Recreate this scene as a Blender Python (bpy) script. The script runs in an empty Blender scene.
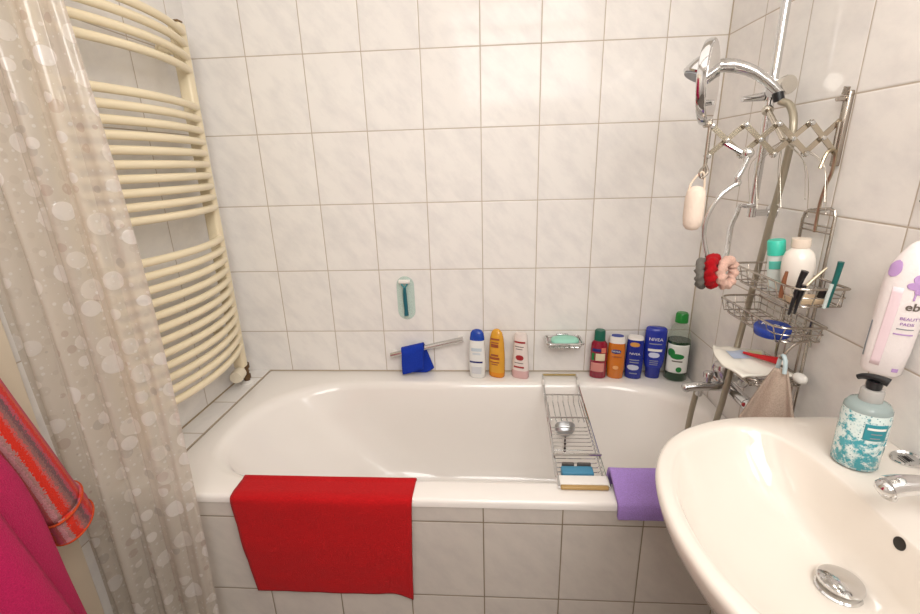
import bpy, bmesh, math, random
from math import sin, cos, pi, radians as RAD
from mathutils import Vector as V, Matrix as M4, noise as NZ

random.seed(7)
sc = bpy.context.scene
COL = sc.collection
W = 1.5912          # right wall
L = -0.19           # left wall
RIM = 0.575         # bath rim height
BACKY = -2.45       # wall behind the camera
CEIL = 2.45

# ------------------------------------------------------------------ materials
def lin(c):
    if isinstance(c, str):
        c = [int(c[i:i + 2], 16) / 255 for i in (0, 2, 4)]
    return tuple(x / 12.92 if x <= .04045 else ((x + .055) / 1.055) ** 2.4 for x in c) + (1,)

class NT:
    def __init__(s, name):
        s.m = bpy.data.materials.new(name); s.m.use_nodes = True
        s.t = s.m.node_tree; s.t.nodes.clear()
        s.out = s.n('ShaderNodeOutputMaterial')
    def n(s, t, **k):
        x = s.t.nodes.new(t)
        for a, b in k.items(): setattr(x, a, b)
        return x
    def l(s, a, b): s.t.links.new(a, b)
    def val(s, sock, v):
        if hasattr(v, 'links'): s.l(v, sock)
        else: sock.default_value = v
    def math(s, op, a, b=0.0, c=0.0):
        x = s.n('ShaderNodeMath', operation=op)
        for i, q in enumerate((a, b, c)): s.val(x.inputs[i], q)
        return x.outputs[0]
    def mix(s, f, a, b):
        x = s.n('ShaderNodeMix', data_type='RGBA')
        s.val(x.inputs[0], f); s.val(x.inputs[6], a); s.val(x.inputs[7], b)
        return x.outputs[2]
    def ramp(s, f, a, b, ca=(0, 0, 0, 1), cb=(1, 1, 1, 1)):
        x = s.n('ShaderNodeValToRGB'); s.l(f, x.inputs[0])
        e = x.color_ramp.elements
        e[0].position = a; e[1].position = b; e[0].color = ca; e[1].color = cb
        return x.outputs[0]
    def noise(s, vec, scale, detail=3, rough=.55):
        x = s.n('ShaderNodeTexNoise'); s.l(vec, x.inputs['Vector'])
        x.inputs['Scale'].default_value = scale; x.inputs['Detail'].default_value = detail
        x.inputs['Roughness'].default_value = rough
        return x.outputs[0]
    def bump(s, h, strength, dist=.002):
        x = s.n('ShaderNodeBump'); s.l(h, x.inputs['Height'])
        x.inputs['Strength'].default_value = strength; x.inputs['Distance'].default_value = dist
        return x.outputs[0]
    def bsdf(s, color, rough=.5, metal=0, **k):
        b = s.n('ShaderNodeBsdfPrincipled')
        s.val(b.inputs['Base Color'], color); s.val(b.inputs['Roughness'], rough)
        b.inputs['Metallic'].default_value = metal
        for a, v in k.items(): s.val(b.inputs[a], v)
        return b
    def done(s, sh):
        s.l(sh, s.out.inputs[0]); return s.m

def plain(name, c, rough=.4, metal=0, var=.04, scale=14, bump=0, **k):
    t = NT(name); o = t.n('ShaderNodeTexCoord').outputs['Object']
    c = lin(c)
    f = t.noise(o, scale)
    d = tuple(x * (1 - var * 2) for x in c[:3]) + (1,)
    col = t.mix(f, d, tuple(min(1, x * (1 + var)) for x in c[:3]) + (1,))
    b = t.bsdf(col, rough, metal, **k)
    if bump: t.l(t.bump(t.noise(o, scale * 12, 2), bump), b.inputs['Normal'])
    return t.done(b.outputs[0])

def glassy(name, c, rough=.08, alpha=.45):
    """thin clear plastic or glass: tinted see-through with a gloss"""
    t = NT(name)
    tr = t.n('ShaderNodeBsdfTransparent'); tr.inputs[0].default_value = lin(c)
    b = t.bsdf(lin(c), rough)
    mx = t.n('ShaderNodeMixShader'); mx.inputs[0].default_value = alpha
    t.l(tr.outputs[0], mx.inputs[1]); t.l(b.outputs[0], mx.inputs[2])
    return t.done(mx.outputs[0])

def terry(name, c, c2=None, stripes=None, scale=420):
    t = NT(name); o = t.n('ShaderNodeTexCoord').outputs['Object']
    n1 = t.noise(o, scale, 2); n2 = t.noise(o, 9, 3)
    c = lin(c); dk = tuple(x * .72 for x in c[:3]) + (1,)
    col = t.mix(t.ramp(n1, .3, .7), dk, c)
    col = t.mix(t.math('MULTIPLY', n2, .25), col, dk)
    if stripes:
        uv = t.n('ShaderNodeUVMap').outputs[0]
        sx = t.n('ShaderNodeSeparateXYZ'); t.l(uv, sx.inputs[0])
        w = t.math('ADD', sx.outputs[0], t.math('MULTIPLY', t.math('SUBTRACT', t.noise(o, 260, 2), .5), .22))
        r = t.n('ShaderNodeValToRGB'); t.l(t.math('FRACT', w), r.inputs[0])
        cr = r.color_ramp
        cr.interpolation = 'CONSTANT'
        cr.elements[1].position = stripes[-1][0]; cr.elements[1].color = lin(stripes[-1][1])
        cr.elements[0].position = stripes[0][0]; cr.elements[0].color = lin(stripes[0][1])
        for p, cc in stripes[1:-1]: cr.elements.new(p).color = lin(cc)
        col = t.mix(t.math('MULTIPLY', t.ramp(n1, .3, .75), .35), r.outputs[0], dk)
    b = t.bsdf(col, .95)
    b.inputs['Sheen Weight'].default_value = .06; b.inputs['Sheen Roughness'].default_value = .5
    b.inputs['Specular IOR Level'].default_value = .15
    t.l(t.bump(n1, .7, .003), b.inputs['Normal'])
    return t.done(b.outputs[0])

def tiles(name, u, v, u0, v0, su=.2, sv=.25, c='efebe6', g='bcae9d', rough=.1, grout=.0032):
    """glazed marbled wall tiles on the plane of world axes u, v"""
    t = NT(name); o = t.n('ShaderNodeTexCoord').outputs['Object']
    sx = t.n('ShaderNodeSeparateXYZ'); t.l(o, sx.inputs[0])
    def cell(ax, off, s):
        q = t.math('DIVIDE', t.math('SUBTRACT', sx.outputs['XYZ'.index(ax)], off), s)
        d = t.math('MULTIPLY', t.math('ABSOLUTE', t.math('SUBTRACT', q, t.math('ROUND', q))), s)
        return d, t.math('FLOOR', q)
    du, iu = cell(u, u0, su); dv, iv = cell(v, v0, sv)
    d = t.math('MINIMUM', du, dv)
    line = t.ramp(d, 0, 1)                                # replaced below by a sharp step
    st = t.n('ShaderNodeMapRange'); t.l(d, st.inputs[0])
    st.inputs[1].default_value = grout * .3; st.inputs[2].default_value = grout * .62
    mask = st.outputs[0]
    cm = t.n('ShaderNodeCombineXYZ'); t.l(t.math('MULTIPLY', iu, 3.7), cm.inputs[0]); t.l(t.math('MULTIPLY', iv, 5.3), cm.inputs[1])
    ad = t.n('ShaderNodeVectorMath', operation='ADD'); t.l(o, ad.inputs[0]); t.l(cm.outputs[0], ad.inputs[1])
    rt = t.n('ShaderNodeVectorRotate', rotation_type='EULER_XYZ'); t.l(ad.outputs[0], rt.inputs[0])
    rt.inputs['Rotation'].default_value = (.5, .6, .5)
    sc_ = t.n('ShaderNodeVectorMath', operation='MULTIPLY'); t.l(rt.outputs[0], sc_.inputs[0]); sc_.inputs[1].default_value = (2.2, 1, 1)
    n1 = t.noise(sc_.outputs[0], 9, 5, .62)
    base = lin(c); vein = tuple(x * k for x, k in zip(base[:3], (.89, .89, .905))) + (1,)
    col = t.mix(t.ramp(n1, .42, .72), base, vein)
    col = t.mix(mask, lin(g), col)
    rg = t.math('SUBTRACT', .75, t.math('MULTIPLY', mask, .75 - rough))
    b = t.bsdf(col, rg); b.inputs['Specular IOR Level'].default_value = .15
    st2 = t.n('ShaderNodeMapRange'); t.l(d, st2.inputs[0]); st2.inputs[1].default_value = grout * .3; st2.inputs[2].default_value = grout * 1.3
    wav = t.math('MULTIPLY', t.noise(o, 5, 1), .25)
    t.l(t.bump(t.math('ADD', st2.outputs[0], wav), .5, .0015), b.inputs['Normal'])
    return t.done(b.outputs[0])

def curtain_mat():
    t = NT('pebble_print_vinyl'); uv = t.n('ShaderNodeUVMap').outputs[0]
    def dots(scale, r0, r1, off):
        mp = t.n('ShaderNodeMapping'); t.l(uv, mp.inputs[0]); mp.inputs['Location'].default_value = off
        v = t.n('ShaderNodeTexVoronoi', voronoi_dimensions='2D'); t.l(mp.outputs[0], v.inputs['Vector'])
        v.inputs['Scale'].default_value = scale; v.inputs['Randomness'].default_value = .62
        sp = t.n('ShaderNodeSeparateColor'); t.l(v.outputs['Color'], sp.inputs[0])
        rad = t.math('ADD', r0, t.math('MULTIPLY', sp.outputs[0], r1 - r0))
        q = t.math('SUBTRACT', rad, v.outputs['Distance'])
        return t.ramp(q, 0, .02), sp.outputs[1]
    big, rb = dots(15, .08, .38, (.3, .1, 0))
    mid, rm = dots(27, .04, .38, (1.7, .9, 0))
    sml, _ = dots(52, .0, .2, (5.1, 2.2, 0))
    base = lin('dfd7cb'); pale = lin('f3f0ee'); pink = lin('bfa69a'); grey = lin('b3aca6')
    col = base
    col = t.mix(t.math('MULTIPLY', sml, .8), col, lin('f4f1ec'))
    col = t.mix(t.math('MULTIPLY', mid, .5), col, t.mix(t.math('GREATER_THAN', rm, .72), lin('d0c7bb'), t.mix(t.math('GREATER_THAN', rm, .86), grey, pink)))
    col = t.mix(t.math('MULTIPLY', big, t.math('ADD', .2, t.math('MULTIPLY', rb, .45))), col, pale)
    tr = t.n('ShaderNodeBsdfTransparent'); tr.inputs[0].default_value = (.93, .9, .86, 1)
    tl = t.n('ShaderNodeBsdfTranslucent'); t.l(col, tl.inputs[0])
    b = t.bsdf(col, .12); b.inputs['Specular IOR Level'].default_value = 1.0
    hb = t.math('ADD', t.math('MULTIPLY', sml, .8), t.math('MULTIPLY', big, .6))
    bp = t.bump(hb, .55, .0015); t.l(bp, b.inputs['Normal'])
    m1 = t.n('ShaderNodeMixShader'); m1.inputs[0].default_value = .45
    t.l(b.outputs[0], m1.inputs[1]); t.l(tl.outputs[0], m1.inputs[2])
    m2 = t.n('ShaderNodeMixShader')
    t.l(t.math('ADD', .76, t.math('MULTIPLY', big, .16)), m2.inputs[0])
    t.l(tr.outputs[0], m2.inputs[1]); t.l(m1.outputs[0], m2.inputs[2])
    return t.done(m2.outputs[0])

def soap_print():
    t = NT('teal_speckled_clear_plastic'); o = t.n('ShaderNodeTexCoord').outputs['Object']
    v = t.n('ShaderNodeTexVoronoi'); t.l(o, v.inputs['Vector']); v.inputs['Scale'].default_value = 210
    n = t.noise(o, 75, 5, .7); sx = t.n('ShaderNodeSeparateXYZ'); t.l(o, sx.inputs[0])
    g = t.math('ADD', n, t.math('MULTIPLY', t.math('SUBTRACT', .045, sx.outputs[2]), .9))
    col = t.mix(t.ramp(g, .45, .56), lin('d5e3e0'), lin('2a97a4'))
    sp = t.ramp(v.outputs['Distance'], .12, .26)
    col = t.mix(sp, lin('256f7c'), col)
    b = t.bsdf(col, .12); b.inputs['Coat Weight'].default_value = .4
    return t.done(b.outputs[0])

CH = plain('chrome', 'd6d6d6', .09, 1, .02)
CHD = plain('worn_steel_wire', 'b8b0a6', .25, 1, .08, 30)
SCI = plain('brushed_nickel', 'c4baa9', .2, 1, .05, 30)
BRS = plain('brass_tinted_steel', 'ada08a', .3, 1, .1, 30)
WHT = plain('white_sanitary_ceramic', 'e7dfd5', .08, 0, .01, 3)
WHT.node_tree.nodes['Principled BSDF'].inputs['Coat Weight'].default_value = .3
ACR = plain('white_bath_acrylic', 'f1ece6', .12, 0, .01, 3)
CREAM = plain('cream_radiator_enamel', 'eee0c0', .3, 0, .015, 6)
IVORY = plain('ivory_painted_wood', 'ddd0ba', .4, 0, .03, 5)
PAINT = plain('white_wall_paint', 'efe9e1', .8, 0, .02, 4)
PLW = plain('white_plastic', 'f0ece6', .3)
PLB = plain('black_plastic', '17171a', .3)
RED = terry('red_terry', 'c91a1f')
PUR = terry('purple_terry', 'b796e2')
BLU = terry('blue_terry', '2040b6')
BEI = terry('beige_terry', 'c8b3a2')
PNK = terry('pink_terry', 'cb2560')
STR = terry('striped_terry', 'c23a3a', stripes=[(0, 'd8372f'), (.10, 'd9604a'), (.18, 'c8566a'), (.34, 'c98f94'), (.46, 'a98480'), (.54, 'd8331f'), (.70, 'c9605c'), (.76, '8d6a66'), (.84, '6a585c'), (.93, 'bb5566')])

# ------------------------------------------------------------------ mesh helpers
def cat(pts, closed=False, n=6):
    """smooth path through points"""
    P = [V(p) for p in pts]; out = []
    N = len(P)
    for i in range(N if closed else N - 1):
        p0 = P[(i - 1) % N] if closed or i else P[0] * 2 - P[1]
        p1 = P[i]; p2 = P[(i + 1) % N]
        p3 = P[(i + 2) % N] if closed or i + 2 < N else P[-1] * 2 - P[-2]
        for k in range(n):
            t = k / n
            out.append(.5 * ((2 * p1) + (p2 - p0) * t + (2 * p0 - 5 * p1 + 4 * p2 - p3) * t * t + (3 * p1 - p0 - 3 * p2 + p3) * t ** 3))
    if not closed: out.append(P[-1])
    return out

class MB:
    def __init__(s): s.v = []; s.f = []; s.uv = {}
    def add(s, vs, fs):
        b = len(s.v); s.v += [V(x) for x in vs]; s.f += [tuple(b + i for i in f) for f in fs]; return s
    def tube(s, pts, r, seg=8, closed=False, smooth=0, rr=None):
        P = cat(pts, closed, smooth) if smooth else [V(p) for p in pts]
        n = len(P)
        rad = (lambda i: r) if rr is None else (lambda i: r * rr(i / (n - 1)))
        tan = []
        for i in range(n):
            a = P[(i - 1) % n] if closed or i else P[i]; b = P[(i + 1) % n] if closed or i < n - 1 else P[i]
            d = b - a; tan.append(d.normalized() if d.length > 1e-9 else V((0, 0, 1)))
        up = V((0, 0, 1)) if abs(tan[0].z) < .9 else V((1, 0, 0))
        vs = []; nrm = tan[0].cross(up).normalized()
        for i in range(n):
            nrm = (nrm - tan[i] * nrm.dot(tan[i])).normalized(); bn = tan[i].cross(nrm)
            for k in range(seg):
                a = 2 * pi * k / seg
                vs.append(P[i] + (nrm * cos(a) + bn * sin(a)) * rad(i))
        fs = []
        for i in range(n if closed else n - 1):
            j = (i + 1) % n
            for k in range(seg):
                l = (k + 1) % seg
                fs.append((i * seg + k, i * seg + l, j * seg + l, j * seg + k))
        if not closed:
            fs.append(tuple(reversed(range(seg)))); fs.append(tuple((n - 1) * seg + k for k in range(seg)))
        return s.add(vs, fs)
    def loft(s, rings, cap0=True, cap1=True, closed=True):
        n = len(rings[0]); vs = [p for r in rings for p in r]; fs = []
        for i in range(len(rings) - 1):
            for k in range(n if closed else n - 1):
                l = (k + 1) % n
                fs.append((i * n + k, i * n + l, (i + 1) * n + l, (i + 1) * n + k))
        if cap0: fs.append(tuple(reversed(range(n))))
        if cap1: fs.append(tuple((len(rings) - 1) * n + k for k in range(n)))
        return s.add(vs, fs)
    def lathe(s, prof, c=(0, 0, 0), axis=(0, 0, 1), seg=24, cap=True):
        q = V((0, 0, 1)).rotation_difference(V(axis).normalized()); c = V(c)
        R = [[c + q @ V((max(r, 1e-5) * cos(2 * pi * k / seg), max(r, 1e-5) * sin(2 * pi * k / seg), z)) for k in range(seg)] for r, z in prof]
        return s.loft(R, cap, cap)
    def box(s, lo, hi, bev=0.0):
        bm = bmesh.new(); bmesh.ops.create_cube(bm, size=1)
        lo = V(lo); hi = V(hi)
        for v in bm.verts: v.co = V([lo[i] + (v.co[i] + .5) * (hi[i] - lo[i]) for i in range(3)])
        if bev: bmesh.ops.bevel(bm, geom=bm.edges[:], offset=bev, segments=3, profile=.5, affect='EDGES')
        bm.verts.index_update()
        s.add([v.co.copy() for v in bm.verts], [[v.index for v in f.verts] for f in bm.faces]); bm.free(); return s
    def ball(s, c, r, seg=16, scale=(1, 1, 1)):
        c = V(c); R = []
        n = seg // 2 + 1
        for i in range(n):
            a = -pi / 2 + pi * (i + .02) / (n - 1 + .04)
            R.append([c + V((r * scale[0] * cos(a) * cos(2 * pi * k / seg), r * scale[1] * cos(a) * sin(2 * pi * k / seg), r * scale[2] * sin(a))) for k in range(seg)])
        return s.loft(R)
    def grid(s, f, nu, nv, uv=None):
        vs = []; b = len(s.v)
        for i in range(nu + 1):
            for j in range(nv + 1):
                vs.append(f(i / nu, j / nv))
                if uv: s.uv[b + len(vs) - 1] = uv(i / nu, j / nv)
        fs = [(i * (nv + 1) + j, (i + 1) * (nv + 1) + j, (i + 1) * (nv + 1) + j + 1, i * (nv + 1) + j + 1) for i in range(nu) for j in range(nv)]
        return s.add(vs, fs)
    def xf(s, m):
        s.v = [m @ v for v in s.v]; return s
    def build(s, name, mat, parent=None, flat=False, solid=0, sub=0, edge=40, fixn=True, offset=-1):
        me = bpy.data.meshes.new(name); me.from_pydata(s.v, [], s.f)
        if s.uv:
            ul = me.uv_layers.new(name='UVMap')
            for lp in me.loops: ul.data[lp.index].uv = s.uv.get(lp.vertex_index, (0, 0))
        if fixn:
            bm = bmesh.new(); bm.from_mesh(me); bmesh.ops.recalc_face_normals(bm, faces=bm.faces[:]); bm.to_mesh(me); bm.free()
        if not flat:
            me.polygons.foreach_set('use_smooth', [True] * len(me.polygons))
            me.set_sharp_from_angle(angle=RAD(edge))
        me.materials.append(mat)
        o = bpy.data.objects.new(name, me); COL.objects.link(o)
        if parent is not None: o.parent = parent
        if solid:
            q = o.modifiers.new('thickness', 'SOLIDIFY'); q.thickness = solid; q.offset = offset
        if sub:
            q = o.modifiers.new('smooth', 'SUBSURF'); q.levels = q.render_levels = sub
        return o

def tag(o, label, category, group=None, kind=None):
    o['label'] = label; o['category'] = category
    if group: o['group'] = group
    if kind: o['kind'] = kind
    return o
def thing(name, label, category, loc=(0, 0, 0), group=None, rot=(0, 0, 0)):
    o = bpy.data.objects.new(name, None); COL.objects.link(o)
    o.location = loc; o.rotation_euler = rot; o.empty_display_size = .05
    return tag(o, label, category, group)
def struct(o): o['kind'] = 'structure'; return o
def copy_child(o, parent, **k):
    c = o.copy(); COL.objects.link(c); c.parent = parent
    for a, b in k.items(): setattr(c, a, b)
    return c
def kids(root, *objs):
    """parts built in world coordinates are moved into the frame of their thing"""
    m = M4.LocRotScale(root.location, root.rotation_euler, None).inverted()
    for o in objs:
        o.data.transform(m)

def lettering(name, s, size, f, mat, parent, align='CENTER', bold=0.0):
    """flat lettering mapped by f(x, y) onto a surface"""
    c = bpy.data.curves.new(name, 'FONT'); c.body = s; c.size = size; c.align_x = align; c.align_y = 'CENTER'
    c.resolution_u = 3; c.offset = bold
    o = bpy.data.objects.new(name, c); COL.objects.link(o)
    dg = bpy.context.evaluated_depsgraph_get()
    me = bpy.data.meshes.new_from_object(o.evaluated_get(dg))
    bpy.data.objects.remove(o)
    for v in me.vertices: v.co = f(v.co.x, v.co.y)
    me.name = name; me.materials.clear(); me.materials.append(mat)
    o = bpy.data.objects.new(name, me); COL.objects.link(o); o.parent = parent
    return o

def rrect(x0, x1, y0, y1, radii, z, n=12):
    """closed ring, radii (x0y0, x1y0, x1y1, x0y1) each (rx, ry)"""
    out = []
    for (cx, cy, sx, sy, a0), (rx, ry) in zip(((x0, y0, 1, 1, pi), (x1, y0, -1, 1, 1.5 * pi), (x1, y1, -1, -1, 0), (x0, y1, 1, -1, .5 * pi)), radii):
        for k in range(n + 1):
            a = a0 + .5 * pi * k / n
            out.append(V((cx + sx * rx + rx * cos(a), cy + sy * ry + ry * sin(a), z)))
    return out

# ------------------------------------------------------------------ the room
Z0 = 1.75
mt_back = tiles('wall_tiles_back', 'X', 'Z', 0, Z0)
mt_right = tiles('wall_tiles_right', 'Y', 'Z', 0, Z0)
mt_left = tiles('wall_tiles_left', 'Y', 'Z', -.295, Z0, .2)
mt_panel = tiles('bath_panel_tiles', 'X', 'Z', .006, .504, c='cdc5bc', g='857862')
mt_ledge = tiles('ledge_tiles', 'Y', 'X', -.266, 5, .2, 20, g='b5a691', grout=.004)
mt_floor = tiles('floor_tiles', 'X', 'Y', 0, 0, .3, .3, c='857e76', g='5f5a52', rough=.3)
T = .08
struct(MB().box((L - T, 0, 0), (W + T, T, CEIL)).build('wall_back', mt_back, flat=True))
struct(MB().box((W, BACKY, 0), (W + T, 0, CEIL)).build('wall_right', mt_right, flat=True))
struct(MB().box((L - T, BACKY, 0), (L, 0, CEIL)).build('wall_left', mt_left, flat=True))
struct(MB().box((L - T, BACKY - T, 0), (W + T, BACKY, CEIL)).build('wall_front', mt_back, flat=True))
struct(MB().box((L - T, BACKY - T, -T), (W + T, T, 0)).build('floor', mt_floor, flat=True))
struct(MB().box((L - T, BACKY - T, CEIL), (W + T, T, CEIL + T)).build('ceiling', PAINT, flat=True))
# door on the left wall with its casing
dr = struct(MB().box((L, -1.68, .01), (L + .025, -.955, 2.0), .002).build('door_1', IVORY))
struct(MB().box((L, -.955, 0), (L + .03, -.875, 2.08), .003).build('trim_1', IVORY))
struct(MB().box((L, -1.76, 0), (L + .03, -1.68, 2.08), .003).build('trim_2', IVORY))
# tiled ledge between left wall and bath, tiled front of the bath
struct(MB().box((L, -.742, 0), (-.0975, 0, RIM)).build('trim_3', mt_ledge, flat=True))
struct(MB().box((L, -.7425, 0), (W, -.728, .5505)).build('wall_bath_front', mt_panel, flat=True))
# silicone / grout beads round the bath and the corners
GR = plain('grout_bead', 'b5a691', .6)
struct(MB().tube([(-.0965, -.001, RIM + .0005), (W, -.001, RIM + .0005)], .0032, 6).build('trim_4', GR))
struct(MB().tube([(-.097, -.745, RIM), (-.097, -.002, RIM)], .0028, 6).build('trim_5', GR))
struct(MB().tube([(L, -.742, RIM), (L, -.001, RIM)], .004, 6).build('trim_6', plain('dark_grout', 'a08d70', .7)))
struct(MB().tube([(W, -.001, RIM), (W, -.001, CEIL)], .003, 6).build('trim_7', GR))

# ------------------------------------------------------------------ bathtub
bt = thing('bathtub', 'long white bathtub with a tiled front panel along the back wall', 'bathtub', (.75, -.37, 0))
e = .03
def opening(x0, x1, y0, y1, z, k=1.0):
    return rrect(x0, x1, y0, y1, ((.2 * k, .2 * k), (.24 * k, .2 * k), (.3 * k, .22 * k), (.33 * k, .3 * k)), z)
R4 = lambda r: ((r, r),) * 4
rings = [rrect(-.0965, W - .001, -.7455, -.001, R4(.004), .552), rrect(-.0965, W - .001, -.7465, -.001, R4(.006), .5665),
         rrect(-.0935, W - .003, -.743, -.003, R4(.008), .5738), rrect(-.09, W - .006, -.738, -.006, R4(.01), RIM)]
o0, o1, p0, p1 = -.02, 1.545, -.672, -.098
rings += [opening(o0 - .012, o1 + .012, p0 - .01, p1 + .01, RIM), opening(o0, o1, p0, p1, RIM - .002), opening(o0 + .012, o1 - .01, p0 + .009, p1 - .009, RIM - .01),
          opening(o0 + .024, o1 - .018, p0 + .016, p1 - .016, RIM - .03), opening(o0 + .07, o1 - .035, p0 + .024, p1 - .024, RIM - .12, 1.0),
          opening(o0 + .18, o1 - .065, p0 + .035, p1 - .035, .33, .98), opening(o0 + .29, o1 - .095, p0 + .048, p1 - .048, .23, .95),
          opening(o0 + .35, o1 - .125, p0 + .062, p1 - .062, .185, .9), opening(o0 + .42, o1 - .17, p0 + .095, p1 - .095, .165, .8),
          opening(o0 + .55, o1 - .3, p0 + .2, p1 - .2, .16, .45)]
ob = MB().loft(rings, False, True).build('shell', ACR, bt, edge=60); kids(bt, ob)
ov = MB().lathe([(.0, .012), (.014, .012), (.032, .008), (.038, .002), (.038, -.012)], (1.113, -.129, .402), (0, -.75, .75), 28).build('overflow_cover', plain('satin_steel', 'b9bcc0', .3, 1), bt); kids(bt, ov)
chn = MB()
for i in range(7):
    chn.ball((1.113, -.146 - .0005 * i, .368 - .0105 * i), .0048, 8)
cn = chn.build('plug_chain', plain('dark_bead_chain', '3a3430', .3, .7), bt); kids(bt, cn)
dn = MB().lathe([(.0, .006), (.02, .006), (.034, .003), (.036, -.003)], (1.13, -.37, .163), (0, 0, 1), 24).build('drain', CH, bt); kids(bt, dn)

# ------------------------------------------------------------------ towel radiator
vp0 = plain('bronze_cap', '8a7050', .35, .6, .1)
rd = thing('towel_radiator', 'cream towel radiator with curved bars on the left wall above the bath', 'radiator', (-.13, -.38, .70))
YR0, YR1 = -.137, -.66
for y in (YR0, YR1):
    o = MB().box((-.158, y - .017, .655), (-.116, y + .017, 1.822), .008).build('post', CREAM, rd); kids(rd, o)
    o = MB().box((-.152, y - .013, 1.822), (-.122, y + .013, 1.829), .003).build('end_cap', vp0, rd); kids(rd, o)
def arc(z, n=18):
    pts = []
    for i in range(n + 1):
        t = i / n; y = YR0 + (YR1 - YR0) * t
        pts.append((-.124 + .052 * (1 - (2 * t - 1) ** 2), y, z))
    return pts
bar0 = None
zs = [1.795, 1.763, 1.726, 1.688] + [1.579 - i * .0352 for i in range(10)] + [1.153 - i * .0371 for i in range(12)]
for z in zs:
    if bar0 is None:
        bar0 = MB().tube(arc(0), .0115, 12).build('bar', CREAM, rd); kids(rd, bar0); zb = z
        bar0.location = (0, 0, z)
    else:
        copy_child(bar0, rd, location=(0, 0, z))
bar0.data.update()
for z in (1.74, .82):
    o = MB().tube([(L + .001, YR0 - .03, z), (-.15, YR0 - .03, z)], .012, 12).lathe([(.0, .0), (.018, .0), (.018, .006), (0, .006)], (L + .0006, YR0 - .03, z), (1, 0, 0)).build('wall_bracket', CREAM, rd); kids(rd, o)
vp = plain('dark_bronze_fitting', '6b5238', .35, .7, .1)
o = MB().lathe([(.011, .0), (.011, .018), (.016, .02), (.016, .035), (.012, .037), (.012, .062), (.017, .064), (.017, .082)], (-.137, -.112, .576)).build('valve_pipe', vp, rd); kids(rd, o)
o = MB().lathe([(.0, .0), (.026, .001), (.025, .006), (.013, .010), (.013, .012)], (-.137, -.112, RIM)).build('pipe_rosette', PLW, rd); kids(rd, o)
o = MB().lathe([(.0, 0), (.013, 0), (.016, .012), (.023, .016), (.025, .05), (.022, .062), (.0, .064)], (-.137, -.135, .640), (.12, -1, -.05), 20).build('thermostat_head', plain('ivory_plastic', 'e6dcc6', .35), rd); kids(rd, o)

# ------------------------------------------------------------------ shower curtain and its rod
def cpath(t):
    x = -.184 + .262 * t; y = -.845 + .045 * t
    a = .011 + .006 * sin(5 * t)
    g = 2 * pi * 5.2 * t + .9 * sin(7 * t)
    y += a * (sin(g) + .35 * sin(2 * g + 1)); x += .006 * sin(g + 2.1) * min(1, 6 * (1 - t)) * min(1, 6 * t)
    return x, y
NU, NVV = 150, 60
LEN = [0]
for i in range(NU):
    a = cpath(i / NU); b = cpath((i + 1) / NU); LEN.append(LEN[-1] + math.dist(a, b))
cu = tag(MB().grid(lambda u, v: V((cpath(u)[0] + .004 * sin(9 * v + 14 * u) + .026 * u * sin(pi * min(1, max(0, (1.93 * v - .15) / 1.48))), cpath(u)[1] + .004 * sin(7 * v + 11 * u), .05 + 1.93 * v)),
     NU, NVV, lambda u, v: (LEN[int(u * NU + .5)], 1.93 * v)).build('shower_curtain', curtain_mat(), edge=180, fixn=False),
     'translucent beige shower curtain printed with pale pebbles hanging before the radiator', 'curtain')
tag(MB().tube([(L, -.822, 2.0), (W, -.822, 2.0)], .0125, 12).build('curtain_rod', CH), 'chrome shower curtain rod above the bath', 'curtain rod')
ring0 = None
for i in range(8):
    x, y = cpath((i + .3) / 8)
    b = MB().tube([(.0, .019 * cos(a), .019 * sin(a)) for a in [2 * pi * k / 20 for k in range(20)]], .002, 6, True) if ring0 is None else None
    if ring0 is None:
        ring0 = b.build('curtain_ring', PLW); o = ring0
    else:
        o = ring0.copy(); COL.objects.link(o)
    o.location = (x, -.822, 1.994)
    tag(o, 'white plastic ring joining the pebble curtain to its rod', 'curtain ring', 'curtain rings on the rod')

# ------------------------------------------------------------------ cloths
def wave(p, s, a): return a * (NZ.noise(V(p) * s) )
def drape(name, x0, x1, prof, mat, lab, cat_, thick=.007, n=48, lean=0, droop=None, amp=.004, sc_=9):
    prof = cat(prof, False, 6)
    def f(u, v):
        q = prof[min(int(v * (len(prof) - 1) + .5), len(prof) - 1)]
        drop = max(0, (RIM - q.z)) if q.y < -.74 else 0
        x = x0 + (x1 - x0) * u + (lean[0] * (1 - u) + lean[1] * u) * drop if lean else x0 + (x1 - x0) * u
        p = V((x, q.y, q.z))
        if droop: p.z += droop(u, v, drop)
        p.y += -abs(wave((x * 1.0, q.z * 1.2, 1), sc_, amp)) * (1 if q.y < -.745 else 0)
        p.z += wave((x, q.y, 5), sc_, amp * .5) * (0 if q.y < -.745 else 1) * .5
        return p
    return tag(MB().grid(f, n, len(prof) - 1).build(name, mat, solid=thick, edge=180, offset=1, fixn=False), lab, cat_)
def dr_red(u, v, d):
    k = max(0, d / .32)
    return -.018 * max(0, (u - .9) / .1) ** 1.5 * k ** 4 + .006 * math.exp(-((u - .86) / .06) ** 2) * k ** 4
red = drape('bath_towel', .150, .626, [(0, -.640, .47), (0, -.652, .53), (0, -.668, .578), (0, -.69, .5795), (0, -.715, .5795), (0, -.738, .579), (0, -.7525, .571), (0, -.757, .55), (0, -.758, .50), (0, -.760, .45), (0, -.760, .40), (0, -.759, .35), (0, -.757, .30), (0, -.755, .264)],
      RED, 'red terry towel draped over the front rim of the bath', 'towel', lean=(.085, -.045), droop=dr_red)
pur = drape('face_cloth', 1.136, 1.335, [(0, -.632, .52), (0, -.634, .565), (0, -.645, .602), (0, -.662, .613), (0, -.69, .608), (0, -.72, .596), (0, -.7525, .583), (0, -.760, .57), (0, -.762, .555), (0, -.762, .541)],
      PUR, 'purple terry cloth folded over the bath rim beside the sink', 'cloth', thick=.012, lean=(.0, 0), amp=.006, sc_=12)

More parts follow.
